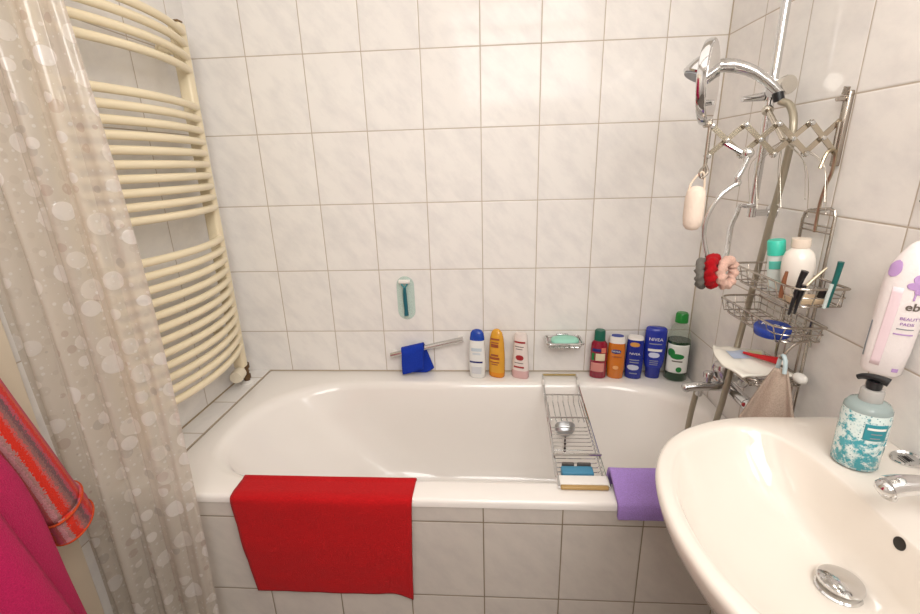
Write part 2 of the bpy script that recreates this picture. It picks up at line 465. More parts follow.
# ------------------------------------------------------------------ bottles
class Bot:
    """a bottle of superellipse sections: prof = (z, half width, half depth, exponent[, x shift])"""
    def __init__(s, prof): s.p = [tuple(q) + (0,) * (5 - len(q)) for q in prof]
    def at(s, z):
        p = s.p
        if z <= p[0][0]: return p[0][1:]
        for a, b in zip(p, p[1:]):
            if a[0] <= z <= b[0] and b[0] > a[0]:
                t = (z - a[0]) / (b[0] - a[0]); return tuple(x + (y - x) * t for x, y in zip(a[1:], b[1:]))
        return p[-1][1:]
    def pt(s, a, z, eps=0.0):
        w, d, n, xs = s.at(z)
        sn, cs = sin(a), cos(a); f = lambda t: math.copysign(abs(t) ** (2 / n), t)
        p = V((xs + (w + eps) * f(sn), -(d + eps) * f(cs), z)); return p
    def body(s, name, mat, parent, seg=40, z0=None, z1=None, sm=True):
        z0 = s.p[0][0] if z0 is None else z0; z1 = s.p[-1][0] if z1 is None else z1
        zz = [z0] + [q[0] for q in s.p if z0 + 1e-6 < q[0] < z1 - 1e-6] + [z1]
        R = [[s.pt(2 * pi * k / seg, z) for k in range(seg)] for z in zz]
        return MB().loft(R).build(name, mat, parent, edge=50)
    def patch(s, name, mat, parent, a0, a1, z0, z1, eps=.0006, shape=None):
        n = 14
        def f(u, v):
            z = z0 + (z1 - z0) * v; k = 1.0
            if shape == 'oval': k = math.sqrt(max(0, 1 - (2 * v - 1) ** 2)) * .98 + .02
            c = (a0 + a1) / 2; return s.pt(c + (a1 - a0) * (u - .5) * k, z, eps)
        return MB().grid(f, n, n).build(name, mat, parent, solid=.0004, edge=180)
    def text(s, name, t, size, mat, parent, a, z, eps=.0012, bold=0, tilt=0):
        w = s.at(z)[0]
        def f(x, y):
            xx = x * cos(tilt) - y * sin(tilt); yy = x * sin(tilt) + y * cos(tilt)
            w_, d_, n_, xs_ = s.at(z + yy)
            ang = a + xx / max(w_, .01) if abs(a) < 2 else a
            if n_ > 2.05 or w_ > d_ * 1.3:            # flattish front: map by x
                q = max(-.98, min(.98, (sin(a) * w_ + xx) / w_)); ang = math.copysign(math.asin(min(1, abs(q) ** (n_ / 2))), q)
            return s.pt(ang, z + yy, eps)
        return lettering(name, t, size, f, mat, parent, bold=bold)

INK = {k: plain('ink_' + k, c, .4) for k, c in dict(blue='2a3f9c', navy='1c2470', red='a8262c', white='f2f0ea', grey='8f9499', green='15803a', orange='e9892b', brown='a0522a', purple='bf9ace', pink='f0d9df', darkgrey='6a6058', teal='2b8d99', violet='8f4fae').items()}
gp = 'bottles along the back rim of the bath'
def bottle(label, x, y, yaw, cat_='bottle', name='shampoo_bottle', z=RIM + .0004):
    return thing(name, label, cat_, (x, y, z), gp, (0, 0, RAD(yaw)))

# white bottle, blue cap
b = bottle('white shampoo bottle with a rounded blue cap, first from the left', .776, -.05, -10)
B = Bot([(0, .026, .016, 2.6), (.004, .031, .019, 2.6), (.06, .033, .02, 2.6), (.13, .031, .02, 2.6), (.158, .0285, .019, 2.6), (.166, .028, .0185, 2.5), (.185, .025, .016, 2.4), (.195, .018, .012, 2.3), (.199, .008, .006, 2.2)])
B.body('body', plain('pearl_white_plastic', 'eeeeea', .25), b, z1=.158); B.body('cap', plain('blue_cap_plastic', '1d46a8', .25), b, z0=.158)
B.patch('stripe', INK['navy'], b, -.9, .7, .066, .073); B.patch('label', plain('pale_print', 'c6d2da', .3), b, -.6, .6, .115, .128); B.patch('label', plain('pale_print_two', 'd3dade', .3), b, -.4, .4, .1, .108)
B.patch('label', plain('faint_print', 'd5d6da', .3), b, -.6, .5, .02, .05)
# yellow bottle
b = bottle('golden yellow shampoo bottle with red print, second from the left', .852, -.045, -24)
B = Bot([(0, .027, .016, 2.5), (.003, .031, .019, 2.5), (.012, .032, .02, 2.4), (.08, .032, .021, 2.3), (.14, .029, .02, 2.3), (.165, .026, .018, 2.3), (.185, .021, .014, 2.2), (.196, .012, .008, 2.1), (.199, .004, .003, 2)])
B.body('body', plain('golden_plastic', 'e0a336', .25), b, z0=.022); B.body('cap', plain('orange_cap_plastic', 'e08c22', .22), b, z1=.022)
for z0, z1, a in ((.158, .165, .8), (.145, .150, .6), (.128, .142, .55), (.092, .1, .5), (.078, .088, .7), (.064, .069, .6), (.055, .059, .4)):
    B.patch('print', INK['brown'], b, -a, a * .8, z0, z1)
# pale bottle with red print
b = bottle('pale pink and white shampoo bottle with red print, third from the left', .944, -.052, -24)
B = Bot([(0, .031, .017, 2.4), (.004, .034, .02, 2.4), (.03, .034, .021, 2.4), (.09, .031, .02, 2.4), (.15, .027, .018, 2.4), (.175, .025, .016, 2.4), (.183, .022, .014, 2.3)])
B.body('body', plain('pale_plastic', 'ecdfd8', .25), b, z0=.034); B.body('cap', plain('rose_cap_plastic', 'dcb4b2', .22), b, z1=.034)
B.patch('print', INK['red'], b, -.8, .9, .148, .155)
for z0, z1, a in ((.132, .135, .6), (.122, .125, .4), (.065, .068, .5), (.056, .064, .0)):
    if a: B.patch('print', INK['darkgrey'], b, -a, a, z0, z1)
B.patch('emblem', INK['red'], b, -.35, .55, .078, .1, shape='oval'); B.patch('print', INK['red'], b, -.6, .6, .046, .053)
# red round bottle, green cap
b = bottle('dark red bath bottle with a green cap, right of the soap dish', 1.243, -.046, -14)
B = Bot([(0, .026, .02, 2.2), (.004, .031, .024, 2.3), (.12, .031, .024, 2.3), (.14, .029, .022, 2.2), (.152, .021, .018, 2), (.154, .0205, .018, 2), (.19, .0195, .0175, 2), (.194, .017, .015, 2)])
B.body('body', plain('ruby_plastic', '8f1630', .15, **{'Coat Weight': .4}), b, z1=.153); B.body('cap', plain('dark_green_plastic', '0b5e4a', .3), b, z0=.153)
B.patch('label', plain('rose_label', 'd68d84', .4), b, -.95, .75, .03, .066); B.patch('label', plain('cream_label', 'e6d6b4', .4), b, -.3, .8, .076, .105); B.patch('label', INK['navy'], b, -.8, .2, .112, .124)
B.patch('print', INK['green'], b, -.9, -.45, .075, .105); B.patch('print', plain('salmon_print', 'd97a62', .4), b, .25, .9, .108, .128)
# orange shower gel
b = bottle('amber orange shower gel with a white and blue lid, between red and navy bottles', 1.308, -.05, -16)
B = Bot([(0, .026, .016, 2.4), (.004, .03, .019, 2.4), (.06, .0325, .021, 2.3), (.13, .031, .02, 2.4), (.15, .0295, .019, 2.4), (.152, .0295, .019, 2.4), (.166, .0275, .0175, 2.3), (.17, .026, .017, 2.3)])
B.body('body', plain('amber_plastic', 'd0741c', .15, **{'Coat Weight': .4}), b, z1=.145); B.body('cap', PLW, b, z0=.145)
B2 = Bot([(.1705, .022, .0135, 2.3), (.173, .022, .0135, 2.3)]); B2.body('lid_inset', INK['blue'], b)
B.patch('logo', INK['navy'], b, -.55, .5, .105, .122, shape='oval'); B.text('lettering', 'NIVEA', .011, INK['white'], b, -.05, .1135)
B.patch('print', INK['brown'], b, -.4, .6, .09, .094); B.patch('emblem', plain('apricot_print', 'f0b070', .4), b, -.25, .3, .04, .056, shape='oval')
# navy shower gel
b = bottle('navy shower gel with white lid and orange patch, shorter of the two navy bottles', 1.376, -.052, -16)
B = Bot([(0, .026, .016, 2.4), (.004, .03, .019, 2.4), (.06, .0325, .021, 2.3), (.13, .031, .02, 2.4), (.15, .0295, .019, 2.4), (.158, .029, .019, 2.4), (.166, .0275, .0175, 2.3), (.17, .026, .017, 2.3)])
B.body('body', plain('navy_plastic', '1b2a8c', .2), b, z1=.159); B.body('cap', PLW, b, z0=.159)
B.patch('emblem', plain('orange_print', 'd99a4a', .4), b, -.6, .45, .133, .151, shape='oval'); B.text('lettering', 'NIVEA', .013, INK['white'], b, 0, .105)
B.patch('print', INK['grey'], b, -.5, .5, .078, .082); B.patch('print', INK['grey'], b, -.45, .45, .068, .072)
B.patch('emblem', plain('silver_print', 'c9cedd', .3), b, -.75, .55, .038, .06, shape='oval'); B.patch('print', INK['grey'], b, -.4, .4, .022, .026)
# blue conditioner standing on its cap
b = bottle('tall blue bottle standing on its narrow cap, left of the green-capped bottle', 1.45, -.048, -14)
B = Bot([(0, .024, .016, 2.3), (.003, .026, .018, 2.3), (.04, .0275, .019, 2.3), (.046, .031, .02, 2.3), (.07, .036, .022, 2.3), (.13, .0385, .023, 2.4), (.19, .038, .021, 2.5), (.2, .036, .019, 2.5), (.205, .03, .014, 2.4)])
B.body('body', plain('royal_blue_plastic', '22339f', .22), b, z0=.046); B.body('cap', plain('deep_blue_plastic', '1b2a8c', .22), b, z1=.046)
B.text('lettering', 'NIVEA', .017, INK['white'], b, -.02, .162); B.patch('print', INK['grey'], b, -.55, .5, .142, .146)
B.patch('print', INK['white'], b, -.65, .6, .114, .124); B.patch('emblem', plain('pale_blue_print', 'd5daf0', .3), b, -.55, .4, .088, .11, shape='oval')
for i in range(3): B.patch('print', INK['grey'], b, -.4, .35, .074 - .008 * i, .077 - .008 * i)
# green mouthwash-like bottle
b = bottle('big clear bottle of dark green liquid with a bright green cap, in the corner', 1.533, -.056, -16)
B = Bot([(0, .036, .034, 2.1), (.005, .041, .039, 2.1), (.14, .041, .039, 2.1), (.175, .0385, .036, 2.1), (.205, .031, .029, 2), (.22, .022, .021, 2), (.226, .019, .018, 2), (.228, .0225, .0215, 2), (.258, .0215, .0205, 2), (.264, .018, .017, 2)])
B.body('liquid', plain('dark_green_liquid', '0c3b1c', .12, **{'Coat Weight': .5}), b, z1=.158)
B.body('body', glassy('clear_bottle_plastic', 'f0f4ee', .06, .14), b, z0=.158, z1=.227); B.body('cap', plain('bright_green_plastic', '12842f', .3), b, z0=.2275)
B.patch('label', plain('white_label', 'e9ebe6', .4), b, -1.15, 1.0, .036, .148)
B.patch('emblem', INK['green'], b, -1.0, -.3, .1, .132, .0012, 'oval'); B.patch('emblem', INK['green'], b, -.7, .45, .092, .114, .0014, 'oval')
B.patch('emblem', INK['green'], b, -.1, .35, .04, .062, .0012, 'oval'); B.patch('print', INK['darkgrey'], b, -.5, .35, .081, .086, .0012)

# ------------------------------------------------------------------ grab bar with washing mitt
gb = thing('grab_bar', 'slanted chrome grab bar on the back wall', 'grab bar', (.58, -.03, .70))
A0, A1 = V((.429, -.032, .658)), V((.720, -.032, .727))
d = (A1 - A0)
o = MB().tube([A0, A1], .0105, 14).build('bar', CH, gb); kids(gb, o)
for t in (.04, .96):
    p = A0 + d * t
    o = MB().box((p.x - .010, -.026, p.z - .010), (p.x + .010, -.0005, p.z + .008), .004).build('end_mount', PLW, gb); kids(gb, o)
def mitt(u, v):
    a = v * 2 - 1                                          # over the bar: front to back
    c = A0 + d * (.17 + .30 * u)
    R = .0155; up = V((-d.z, 0, d.x)).normalized()
    tot = .085
    if abs(a) < .25:
        th = a / .25 * pi / 2
        p = c + V((0, -sin(-th) * -R * -1, 0)) + up * R * cos(th)
        p = c + V((0, R * sin(th), 0)) + up * (R * cos(th))
    else:
        h = (abs(a) - .25) / .75 * (tot if a < 0 else .095 + .012 * sin(pi * u))
        p = c + V((0, math.copysign(R + (.004 * sin(5 * u + 9 * h) if a < 0 else 0), a), 0)) - V((0, 0, 1)) * h
        if a < 0: p.x += -.006 * sin(h * 20) + .06 * h * (1 - u)
        else: p.x += .034 * (h / .1)
    return p
tag(MB().grid(mitt, 18, 40).build('wash_mitt', BLU, solid=.007, edge=180, offset=1), 'blue terry washing mitt hung over the slanted grab bar', 'wash mitt')

# ------------------------------------------------------------------ razor in its suction holder
rz = thing('razor_holder', 'clear pale teal suction razor holder stuck to the back wall', 'razor holder', (.5, 0, .885))
prof = [(a, .028 + .0 * a) for a in (0, 1)]
def stad(hw, z0, z1, y, n=10):
    out = []
    for k in range(n + 1): a = pi * k / n; out.append(V((.4995 + hw * cos(a), y, z1 - hw + hw * sin(a))))
    for k in range(n + 1): a = pi + pi * k / n; out.append(V((.4995 + hw * cos(a), y, z0 + hw + hw * sin(a))))
    return out
o = MB().loft([stad(.034, .80, .975, -.0005), stad(.034, .80, .975, -.004), stad(.03, .805, .97, -.007)]).build('suction_plate', glassy('clear_teal_plastic', 'f3faf8', .1, .10), rz); kids(rz, o)
o = MB().box((.487, -.022, .94), (.512, -.006, .948), .002).build('holder_hook', glassy('clear_teal_plastic_hook', 'e3f0ec', .1, .3), rz); kids(rz, o)
r = thing('razor', 'teal razor hanging in the clear holder on the back wall', 'razor', (.5, -.02, .89))
o = MB().tube(cat([(.5, -.022, .935), (.499, -.021, .915), (.499, -.018, .88), (.5, -.019, .845), (.501, -.021, .822)], n=5), .0085, 10, rr=lambda t: .62 + .55 * sin(pi * t) * .6 + .5 * max(0, t - .75) * 3.4).build('handle', plain('teal_rubber', '12606e', .35), r); kids(r, o)
o = MB().tube([(.5, -.022, .932), (.49, -.021, .948), (.485, -.02, .955)], .0028, 8).tube([(.5, -.022, .932), (.51, -.021, .948), (.515, -.02, .955)], .0028, 8).build('neck', plain('teal_plastic', '2a8a94', .3), r); kids(r, o)
o = MB().box((.478, -.028, .952), (.522, -.014, .966), .003).build('blade_head', PLW, r); kids(r, o)

# ------------------------------------------------------------------ soap dish and soap
sd = thing('soap_dish', 'small chrome soap dish on the back wall', 'soap dish', (1.11, -.05, .70))
x0, x1 = 1.040, 1.172; SZ = .018
o = MB().tube(rrect(x0, x1, -.098, -.01, R4(.012), .712 + SZ, 5), .0048, 8, True).build('rim', CH, sd); kids(sd, o)
bm = MB()
for i in range(7):
    x = x0 + .012 + (x1 - x0 - .024) * i / 6
    bm.tube([(x, -.098, .711 + SZ), (x, -.093, .694 + SZ), (x, -.015, .694 + SZ), (x, -.01, .711 + SZ)], .0016, 6)
for y in (-.08, -.03): bm.tube([(x0, y, .711 + SZ), (x0 + .006, y, .694 + SZ), (x1 - .006, y, .694 + SZ), (x1, y, .711 + SZ)], .002, 6)
o = bm.build('wire_tray', CH, sd); kids(sd, o)
o = MB().box((1.085, -.012, .69 + SZ), (1.13, -.0005, .722 + SZ), .003).build('wall_plate', CH, sd); kids(sd, o)
def egg(c, hx, hy, hz, n=2.6, seg=28, k=10):
    R = []
    for i in range(k + 1):
        a = -pi / 2 + pi * (i + .05) / (k + .1); q = cos(a) ** (2 / n); z = math.copysign(abs(sin(a)) ** (2 / n), sin(a))
        R.append([V((c[0] + hx * q * math.copysign(abs(cos(2 * pi * j / seg)) ** (2 / n), cos(2 * pi * j / seg)), c[1] + hy * q * math.copysign(abs(sin(2 * pi * j / seg)) ** (2 / n), sin(2 * pi * j / seg)), c[2] + hz * z)) for j in range(seg)])
    return MB().loft(R)
tag(egg((1.110, -.056, .7115 + SZ), .053, .034, .0155).build('soap_bar', plain('mint_soap', '9fdcc6', .4), edge=180), 'mint green bar of soap in the chrome dish', 'soap')

# ------------------------------------------------------------------ bath rack
br = thing('bath_rack', 'chrome wire rack laid across the bath', 'bath rack', (1.075, -.37, RIM))
def rx(s, y):                                             # slightly askew: left/right rail x at depth y
    return (1.031 + .045 * (y + .05) if s == 0 else 1.16 + .045 * (y + .05)) + 0
for s in (0, 1):
    o = MB().tube([(rx(s, -.05), -.05, .583), (rx(s, -.11), -.11, .583), (rx(s, -.135), -.135, .572), (rx(s, -.4), -.4, .572), (rx(s, -.63), -.63, .572), (rx(s, -.655), -.655, .583), (rx(s, -.70), -.70, .583)], .0034, 8, smooth=3).tube(
        [(rx(s, -.13), -.13, .571), (rx(s, -.145), -.145, .545), (rx(s, -.61), -.61, .545), (rx(s, -.63), -.63, .571)], .0022, 8).build('side_rail', CH, br); kids(br, o)
bm = MB()
for i in range(7):
    t = (i + .5) / 7; f = lambda y: rx(0, y) + (rx(1, y) - rx(0, y)) * t
    bm.tube([(f(-.19), -.19, .568), (f(-.2), -.2, .548), (f(-.335), -.335, .548), (f(-.35), -.35, .566)], .0016, 6)
for y in (-.19, -.345): bm.tube([(rx(0, y), y, .572), (rx(1, y), y, .572)], .003, 8)
o = bm.build('lengthwise_wires', CH, br); kids(br, o)
bm = MB()
for i in range(13):
    y = -.365 - .0205 * i
    bm.tube([(rx(0, y), y, .569), (rx(0, y) + .006, y, .546), (rx(1, y) - .006, y, .546), (rx(1, y), y, .569)], .0014, 6)
o = bm.build('crosswise_wires', CH, br); kids(br, o)
o = MB().tube([(rx(0, -.556) - .004, -.556, .579), (rx(1, -.556) + .004, -.556, .579)], .0042, 8).build('divider_bar', CH, br); kids(br, o)
o = MB().tube([(rx(0, -.05), -.05, .583), (rx(1, -.05), -.05, .583)], .0042, 8).build('back_grip', plain('tarnished_brass', 'a8925e', .35, .6), br); kids(br, o)
for s in (0, 1):
    o = MB().tube([(rx(s, -.10), -.10, .5826), (rx(s, -.125), -.125, .577)], .006, 8).build('grip_sleeve', PLW, br); kids(br, o)
o = MB().box((rx(0, -.67) + .002, -.690, .578), (rx(1, -.67) - .002, -.655, .5865), .003).build('front_plate', PLW, br); kids(br, o)
o = MB().box((rx(0, -.7) + .004, -.7035, .577), (rx(1, -.7) - .004, -.691, .586), .003).build('front_grip', plain('yellowed_grip', 'b5935a', .4), br); kids(br, o)
nb = thing('nail_brush', 'blue nail brush lying at the front end of the bath rack', 'brush', (1.063, -.612, .548))
o = MB().box((1.02, -.632, .548), (1.106, -.600, .575), .004).build('body', plain('sky_blue_plastic', '4389ab', .4), nb); kids(nb, o)
for a, b_ in ((1.024, 1.058), (1.066, 1.104)):
    o = MB().box((a, -.598, .556), (b_, -.590, .580), .003).build('bristle_row', plain('dark_bristles', '54504c', .7, bump=.5), nb); kids(nb, o)

# ------------------------------------------------------------------ shower rail, handset, hose, bath mixer
sr = thing('shower_rail', 'vertical chrome shower rail on the right wall', 'shower rail', (1.53, -.40, 1.23))
o = MB().tube([(1.53, -.40, 1.225), (1.53, -.40, 1.93)], .0105, 14).build('rail', CH, sr); kids(sr, o)
for z in (1.235, 1.92):
    o = MB().tube([(1.53, -.40, z), (1.57, -.393, z), (W, -.39, z)], .009, 12).lathe([(0, .0), (.022, .0), (.02, .008), (.01, .012)], (W - .0005, -.39, z), (-1, 0, 0)).build('wall_mount', CH, sr); kids(sr, o)
o = MB().lathe([(.0, -.022), (.017, -.022), (.019, .0), (.017, .024), (.0, .024)], (1.53, -.40, 1.535)).tube([(1.53, -.41, 1.535), (1.505, -.445, 1.527)], .0125, 12).build('slider', CH, sr); kids(sr, o)
o = MB().lathe([(.0, .03), (.02, .03), (.022, .024), (.02, .0), (.0, .0)], (1.538, -.42, 1.54), (.15, -1, .1), 20).build('slider_knob', plain('satin_chrome', 'dcd8d0', .25, 1), sr); kids(sr, o)
o = MB().tube([(1.51, -.40, 1.522), (1.46, -.405, 1.517)], .0105, 12, rr=lambda t: 1 - .4 * t).build('slider_lever', CH, sr); kids(sr, o)
hs = thing('hand_shower', 'chrome hand shower resting in the slider on the rail', 'hand shower', (1.42, -.43, 1.6))
hp = cat([(1.52, -.455, 1.522), (1.495, -.45, 1.546), (1.462, -.44, 1.572), (1.425, -.43, 1.588), (1.392, -.425, 1.592), (1.365, -.42, 1.588)], n=5)
o = MB().tube(hp, .0128, 14, rr=lambda t: .72 + .5 * min(1, t * 1.5) - .15 * max(0, t - .75)).build('handle', CH, hs); kids(hs, o)
o = MB().lathe([(.0, .03), (.014, .028), (.026, .012), (.034, -.006), (.036, -.016), (.033, -.02), (.0, -.02)], (1.345, -.42, 1.588), (.42, .0, .9), 24).build('spray_head', CH, hs); kids(hs, o)
o = MB().lathe([(.0, .0), (.03, .0), (.03, -.004), (.0, -.004)], V((1.345, -.42, 1.588)) - V((.42, 0, .9)).normalized() * .0195, (.42, 0, .9), 24).build('spray_plate', plain('grey_spray_plate', '9aa0a6', .4), hs); kids(hs, o)
o = MB().lathe([(.01, .0), (.012, .002), (.012, .02), (.008, .022)], (1.521, -.455, 1.505), (-.3, .1, 1)).build('hose_nut', PLB, hs); kids(hs, o)
HOSE = plain('ribbed_grey_hose', 'a39a88', .35, .5)
tag(MB().tube([(1.522, -.458, 1.505), (1.534, -.482, 1.49), (1.533, -.508, 1.44), (1.536, -.498, 1.34), (1.545, -.466, 1.23), (1.552, -.442, 1.142), (1.558, -.415, 1.024), (1.556, -.405, .932), (1.535, -.428, .849), (1.502, -.475, .79), (1.492, -.485, .75), (1.492, -.477, .698), (1.495, -.45, .6), (1.5, -.41, .49), (1.5, -.36, .44), (1.478, -.335, .47), (1.468, -.355, .58), (1.462, -.385, .69)], .0085, 12, smooth=8).build('shower_hose', HOSE),
    'grey shower hose running from hand shower down into the bath', 'hose')
MIX = plain('water_spotted_chrome', 'cfcfcf', .2, 1, .03)
mx = thing('bath_mixer', 'chrome bath mixer tap on the right wall above the bath', 'tap', (1.52, -.46, .735))
o = MB().tube([(1.52, -.37, .742), (1.52, -.55, .742)], .017, 16).build('body', MIX, mx); kids(mx, o)
o = MB().tube([(1.515, -.44, .738), (1.485, -.435, .737), (1.44, -.43, .733), (1.41, -.427, .728)], .015, 14, smooth=5, rr=lambda t: 1.05 - .2 * t).ball((1.41, -.427, .727), .014, 14).build('spout', MIX, mx); kids(mx, o)
o = MB().lathe([(.0, .0), (.009, .0), (.009, .012), (.013, .014), (.0135, .028), (.011, .032), (.0, .033)], (1.468, -.428, .748), (0, 0, 1), 18).build('diverter_knob', MIX, mx); kids(mx, o)
o = MB().lathe([(.018, .0), (.019, .01), (.027, .014), (.029, .04), (.024, .052), (.0, .056)], (1.515, -.425, .754), (-.15, 0, 1), 24).build('handle', MIX, mx); kids(mx, o)
o = MB().lathe([(.0, 0), (.01, 0), (.01, .02), (.008, .026)], (1.462, -.4, .69), (0, -.3, 1)).tube([(1.462, -.408, .71), (1.464, -.422, .73)], .009, 10).build('hose_outlet', MIX, mx); kids(mx, o)
for y in (-.385, -.545):
    o = MB().tube([(1.52, y, .742), (1.56, y - .003, .742), (W, y - .003, .742)], .014, 12).lathe([(0, 0), (.032, 0), (.03, .008), (.017, .018), (.015, .02)], (W - .0005, y - .003, .742), (-1, 0, 0)).build('wall_union', MIX, mx); kids(mx, o)
o = MB().lathe([(.014, .0), (.018, .004), (.019, .02), (.015, .026), (.0, .027)], (1.52, -.55, .742), (0, -1, .0), 20).build('temperature_knob', MIX, mx); kids(mx, o)
o = MB().ball((1.503, -.563, .748), .006, 10).build('red_mark', INK['red'], mx); kids(mx, o)

# ------------------------------------------------------------------ shaving mirror on a scissor arm
sm = thing('shaving_mirror', 'round chrome shaving mirror on a scissor arm from the right wall', 'mirror', (W, -.59, 1.42))
YS = -.59
JX = [1.312, 1.383, 1.452, 1.519, 1.577]
ZT, ZB = 1.446, 1.384
o = MB().box((W - .012, YS - .009, 1.355), (W - .0005, YS + .009, 1.508), .003).tube([(W - .016, YS, 1.50), (W - .016, YS - .004, 1.515)], .006, 8).tube([(W - .012, YS, 1.492), (W - .03, YS, 1.492)], .005, 8).build('wall_plate', CHD, sm); kids(sm, o)
for i in range(4):
    for k, (za, zb_, yy) in enumerate(((ZT, ZB, YS - .004), (ZB, ZT, YS + .004))):
        a = V((JX[i], yy, za)); c = V((JX[i + 1], yy, zb_)); dd = (c - a).normalized()
        up = V((-dd.z, 0, dd.x)) * .0055
        m = MB().loft([[a - dd * .005 - up - V((0, .0015, 0)), a - dd * .005 + up - V((0, .0015, 0)), a - dd * .005 + up + V((0, .0015, 0)), a - dd * .005 - up + V((0, .0015, 0))],
                       [c + dd * .005 - up - V((0, .0015, 0)), c + dd * .005 + up - V((0, .0015, 0)), c + dd * .005 + up + V((0, .0015, 0)), c + dd * .005 - up + V((0, .0015, 0))]])
        o = m.build('scissor_bar', SCI, sm); kids(sm, o)
    for p in ((JX[i], ZT), (JX[i], ZB), ((JX[i] + JX[i + 1]) / 2, (ZT + ZB) / 2)):
        o = MB().lathe([(0, 0), (.0055, 0), (.0055, .014), (.004, .0165), (0, .017)], (p[0], YS + .0075, p[1]), (0, -1, 0), 12).build('rivet', CH, sm); kids(sm, o)
o = MB().tube([(JX[4], YS, 1.384), (JX[4], YS, 1.446)], .004, 8).tube([(JX[4] + .004, YS, 1.446), (W - .01, YS, 1.446)], .004, 8).tube([(JX[4] + .004, YS, 1.384), (W - .01, YS, 1.384)], .004, 8).build('arm_pivot', CHD, sm); kids(sm, o)
o = MB().tube([(1.308, YS - .002, 1.335), (1.308, YS - .002, 1.46)], .0042, 10).build('mirror_rod', CHD, sm); kids(sm, o)
mc = V((1.294, -.592, 1.532)); nn = V((.845, -.534, .02)).normalized()
o = MB().lathe([(.0, -.012), (.076, -.012), (.083, -.009), (.085, -.002), (.084, .006), (.079, .008)], mc, nn, 48, True).build('mirror_frame', CH, sm); kids(sm, o)
o = MB().lathe([(.0, .0), (.079, .0), (.079, .0085), (.0, .009)], mc, nn, 48).build('mirror_glass', plain('mirror_silver', 'eeeeee', .015, 1, 0), sm); kids(sm, o)
o = MB().tube([(1.308, YS - .002, 1.45), mc + V((0, 0, -.083))], .006, 8).build('mirror_joint', CHD, sm); kids(sm, o)
o = MB().tube([(1.346, YS, 1.41), (1.365, YS - .012, 1.396), (1.383, YS - .02, 1.384)], .0055, 8).ball((1.385, YS - .024, 1.388), .0125, 14).build('side_knob', CH, sm); kids(sm, o)

# wire loop with hair ties
lp = [(1.383, -.622, 1.378), (1.374, -.622, 1.352), (1.366, -.622, 1.336), (1.372, -.621, 1.326), (1.364, -.62, 1.322), (1.340, -.62, 1.303), (1.322, -.618, 1.272), (1.314, -.616, 1.238), (1.318, -.614, 1.2), (1.332, -.618, 1.158), (1.352, -.62, 1.147), (1.374, -.606, 1.158), (1.39, -.58, 1.185), (1.41, -.54, 1.215), (1.44, -.50, 1.245), (1.455, -.48, 1.262), (1.49, -.44, 1.258), (1.53, -.411, 1.256)]
tag(MB().tube(lp, .0055, 10, smooth=6).build('hanging_loop', CH), 'bent chrome wire loop hanging between mirror arm and shower rail', 'wire loop')
def scrunchie(c, nrm, R, r, mat, label, seed):
    q = V((0, 0, 1)).rotation_difference(V(nrm).normalized()); c = V(c)
    n, m = 60, 14; vs = []
    for i in range(n):
        a = 2 * pi * i / n
        for j in range(m):
            b_ = 2 * pi * j / m
            rr = r * (1 + .32 * NZ.noise(V((cos(a) * 3.5, sin(a) * 3.5, seed + cos(b_))) * 1.6) + .2 * sin(9 * a + 2 * sin(b_) + seed))
            vs.append(c + q @ V(((R + rr * cos(b_)) * cos(a), (R + rr * cos(b_)) * sin(a), rr * sin(b_))))
    fs = [(i * m + j, ((i + 1) % n) * m + j, ((i + 1) % n) * m + (j + 1) % m, i * m + (j + 1) % m) for i in range(n) for j in range(m)]
    return tag(MB().add(vs, fs).build('hair_tie', mat, edge=180), label, 'hair tie', 'hair ties on the wire loop')
scrunchie((1.320, -.618, 1.124), (.85, -.5, .1), .027, .0095, terry('grey_fabric', '77736c'), 'grey hair tie behind the red one on the wire loop', 1)
scrunchie((1.342, -.625, 1.130), (.8, -.6, .1), .028, .0125, terry('red_fabric', 'b3121c'), 'red hair tie between grey and pink ties on the wire loop', 4)
scrunchie((1.371, -.632, 1.128), (.62, -.78, .1), .028, .0105, terry('pale_pink_fabric', 'e8bfae'), 'pale pink hair tie hanging at the front of the wire loop', 8)

# pumice soap on a cord
ps = thing('soap_on_cord', 'pale oblong pumice hanging on a cord from the mirror arm', 'pumice stone', (1.30, -.6, 1.27))
o = MB().lathe([(.0, -.05), (.012, -.047), (.019, -.038), (.0215, -.02), (.0215, .02), (.019, .038), (.012, .047), (.0, .05)], (1.291, -.604, 1.272), (0, 0, 1), 20).build('pumice', plain('pale_pumice', 'e8d6c6', .8, bump=.5), ps); kids(ps, o)
o = MB().tube([(1.273, -.604, 1.29), (1.277, -.604, 1.325), (1.296, -.604, 1.35), (1.304, -.604, 1.345), (1.307, -.604, 1.325), (1.309, -.604, 1.29)], .0022, 6, smooth=4).build('cord', plain('ivory_cord', 'e5d3bd', .8), ps); kids(ps, o)
o = MB().tube([(1.308, -.597, 1.365), (1.311, -.604, 1.35), (1.298, -.606, 1.338), (1.292, -.604, 1.35), (1.303, -.598, 1.362)], .0025, 6, smooth=4).build('hook', CHD, ps); kids(ps, o)

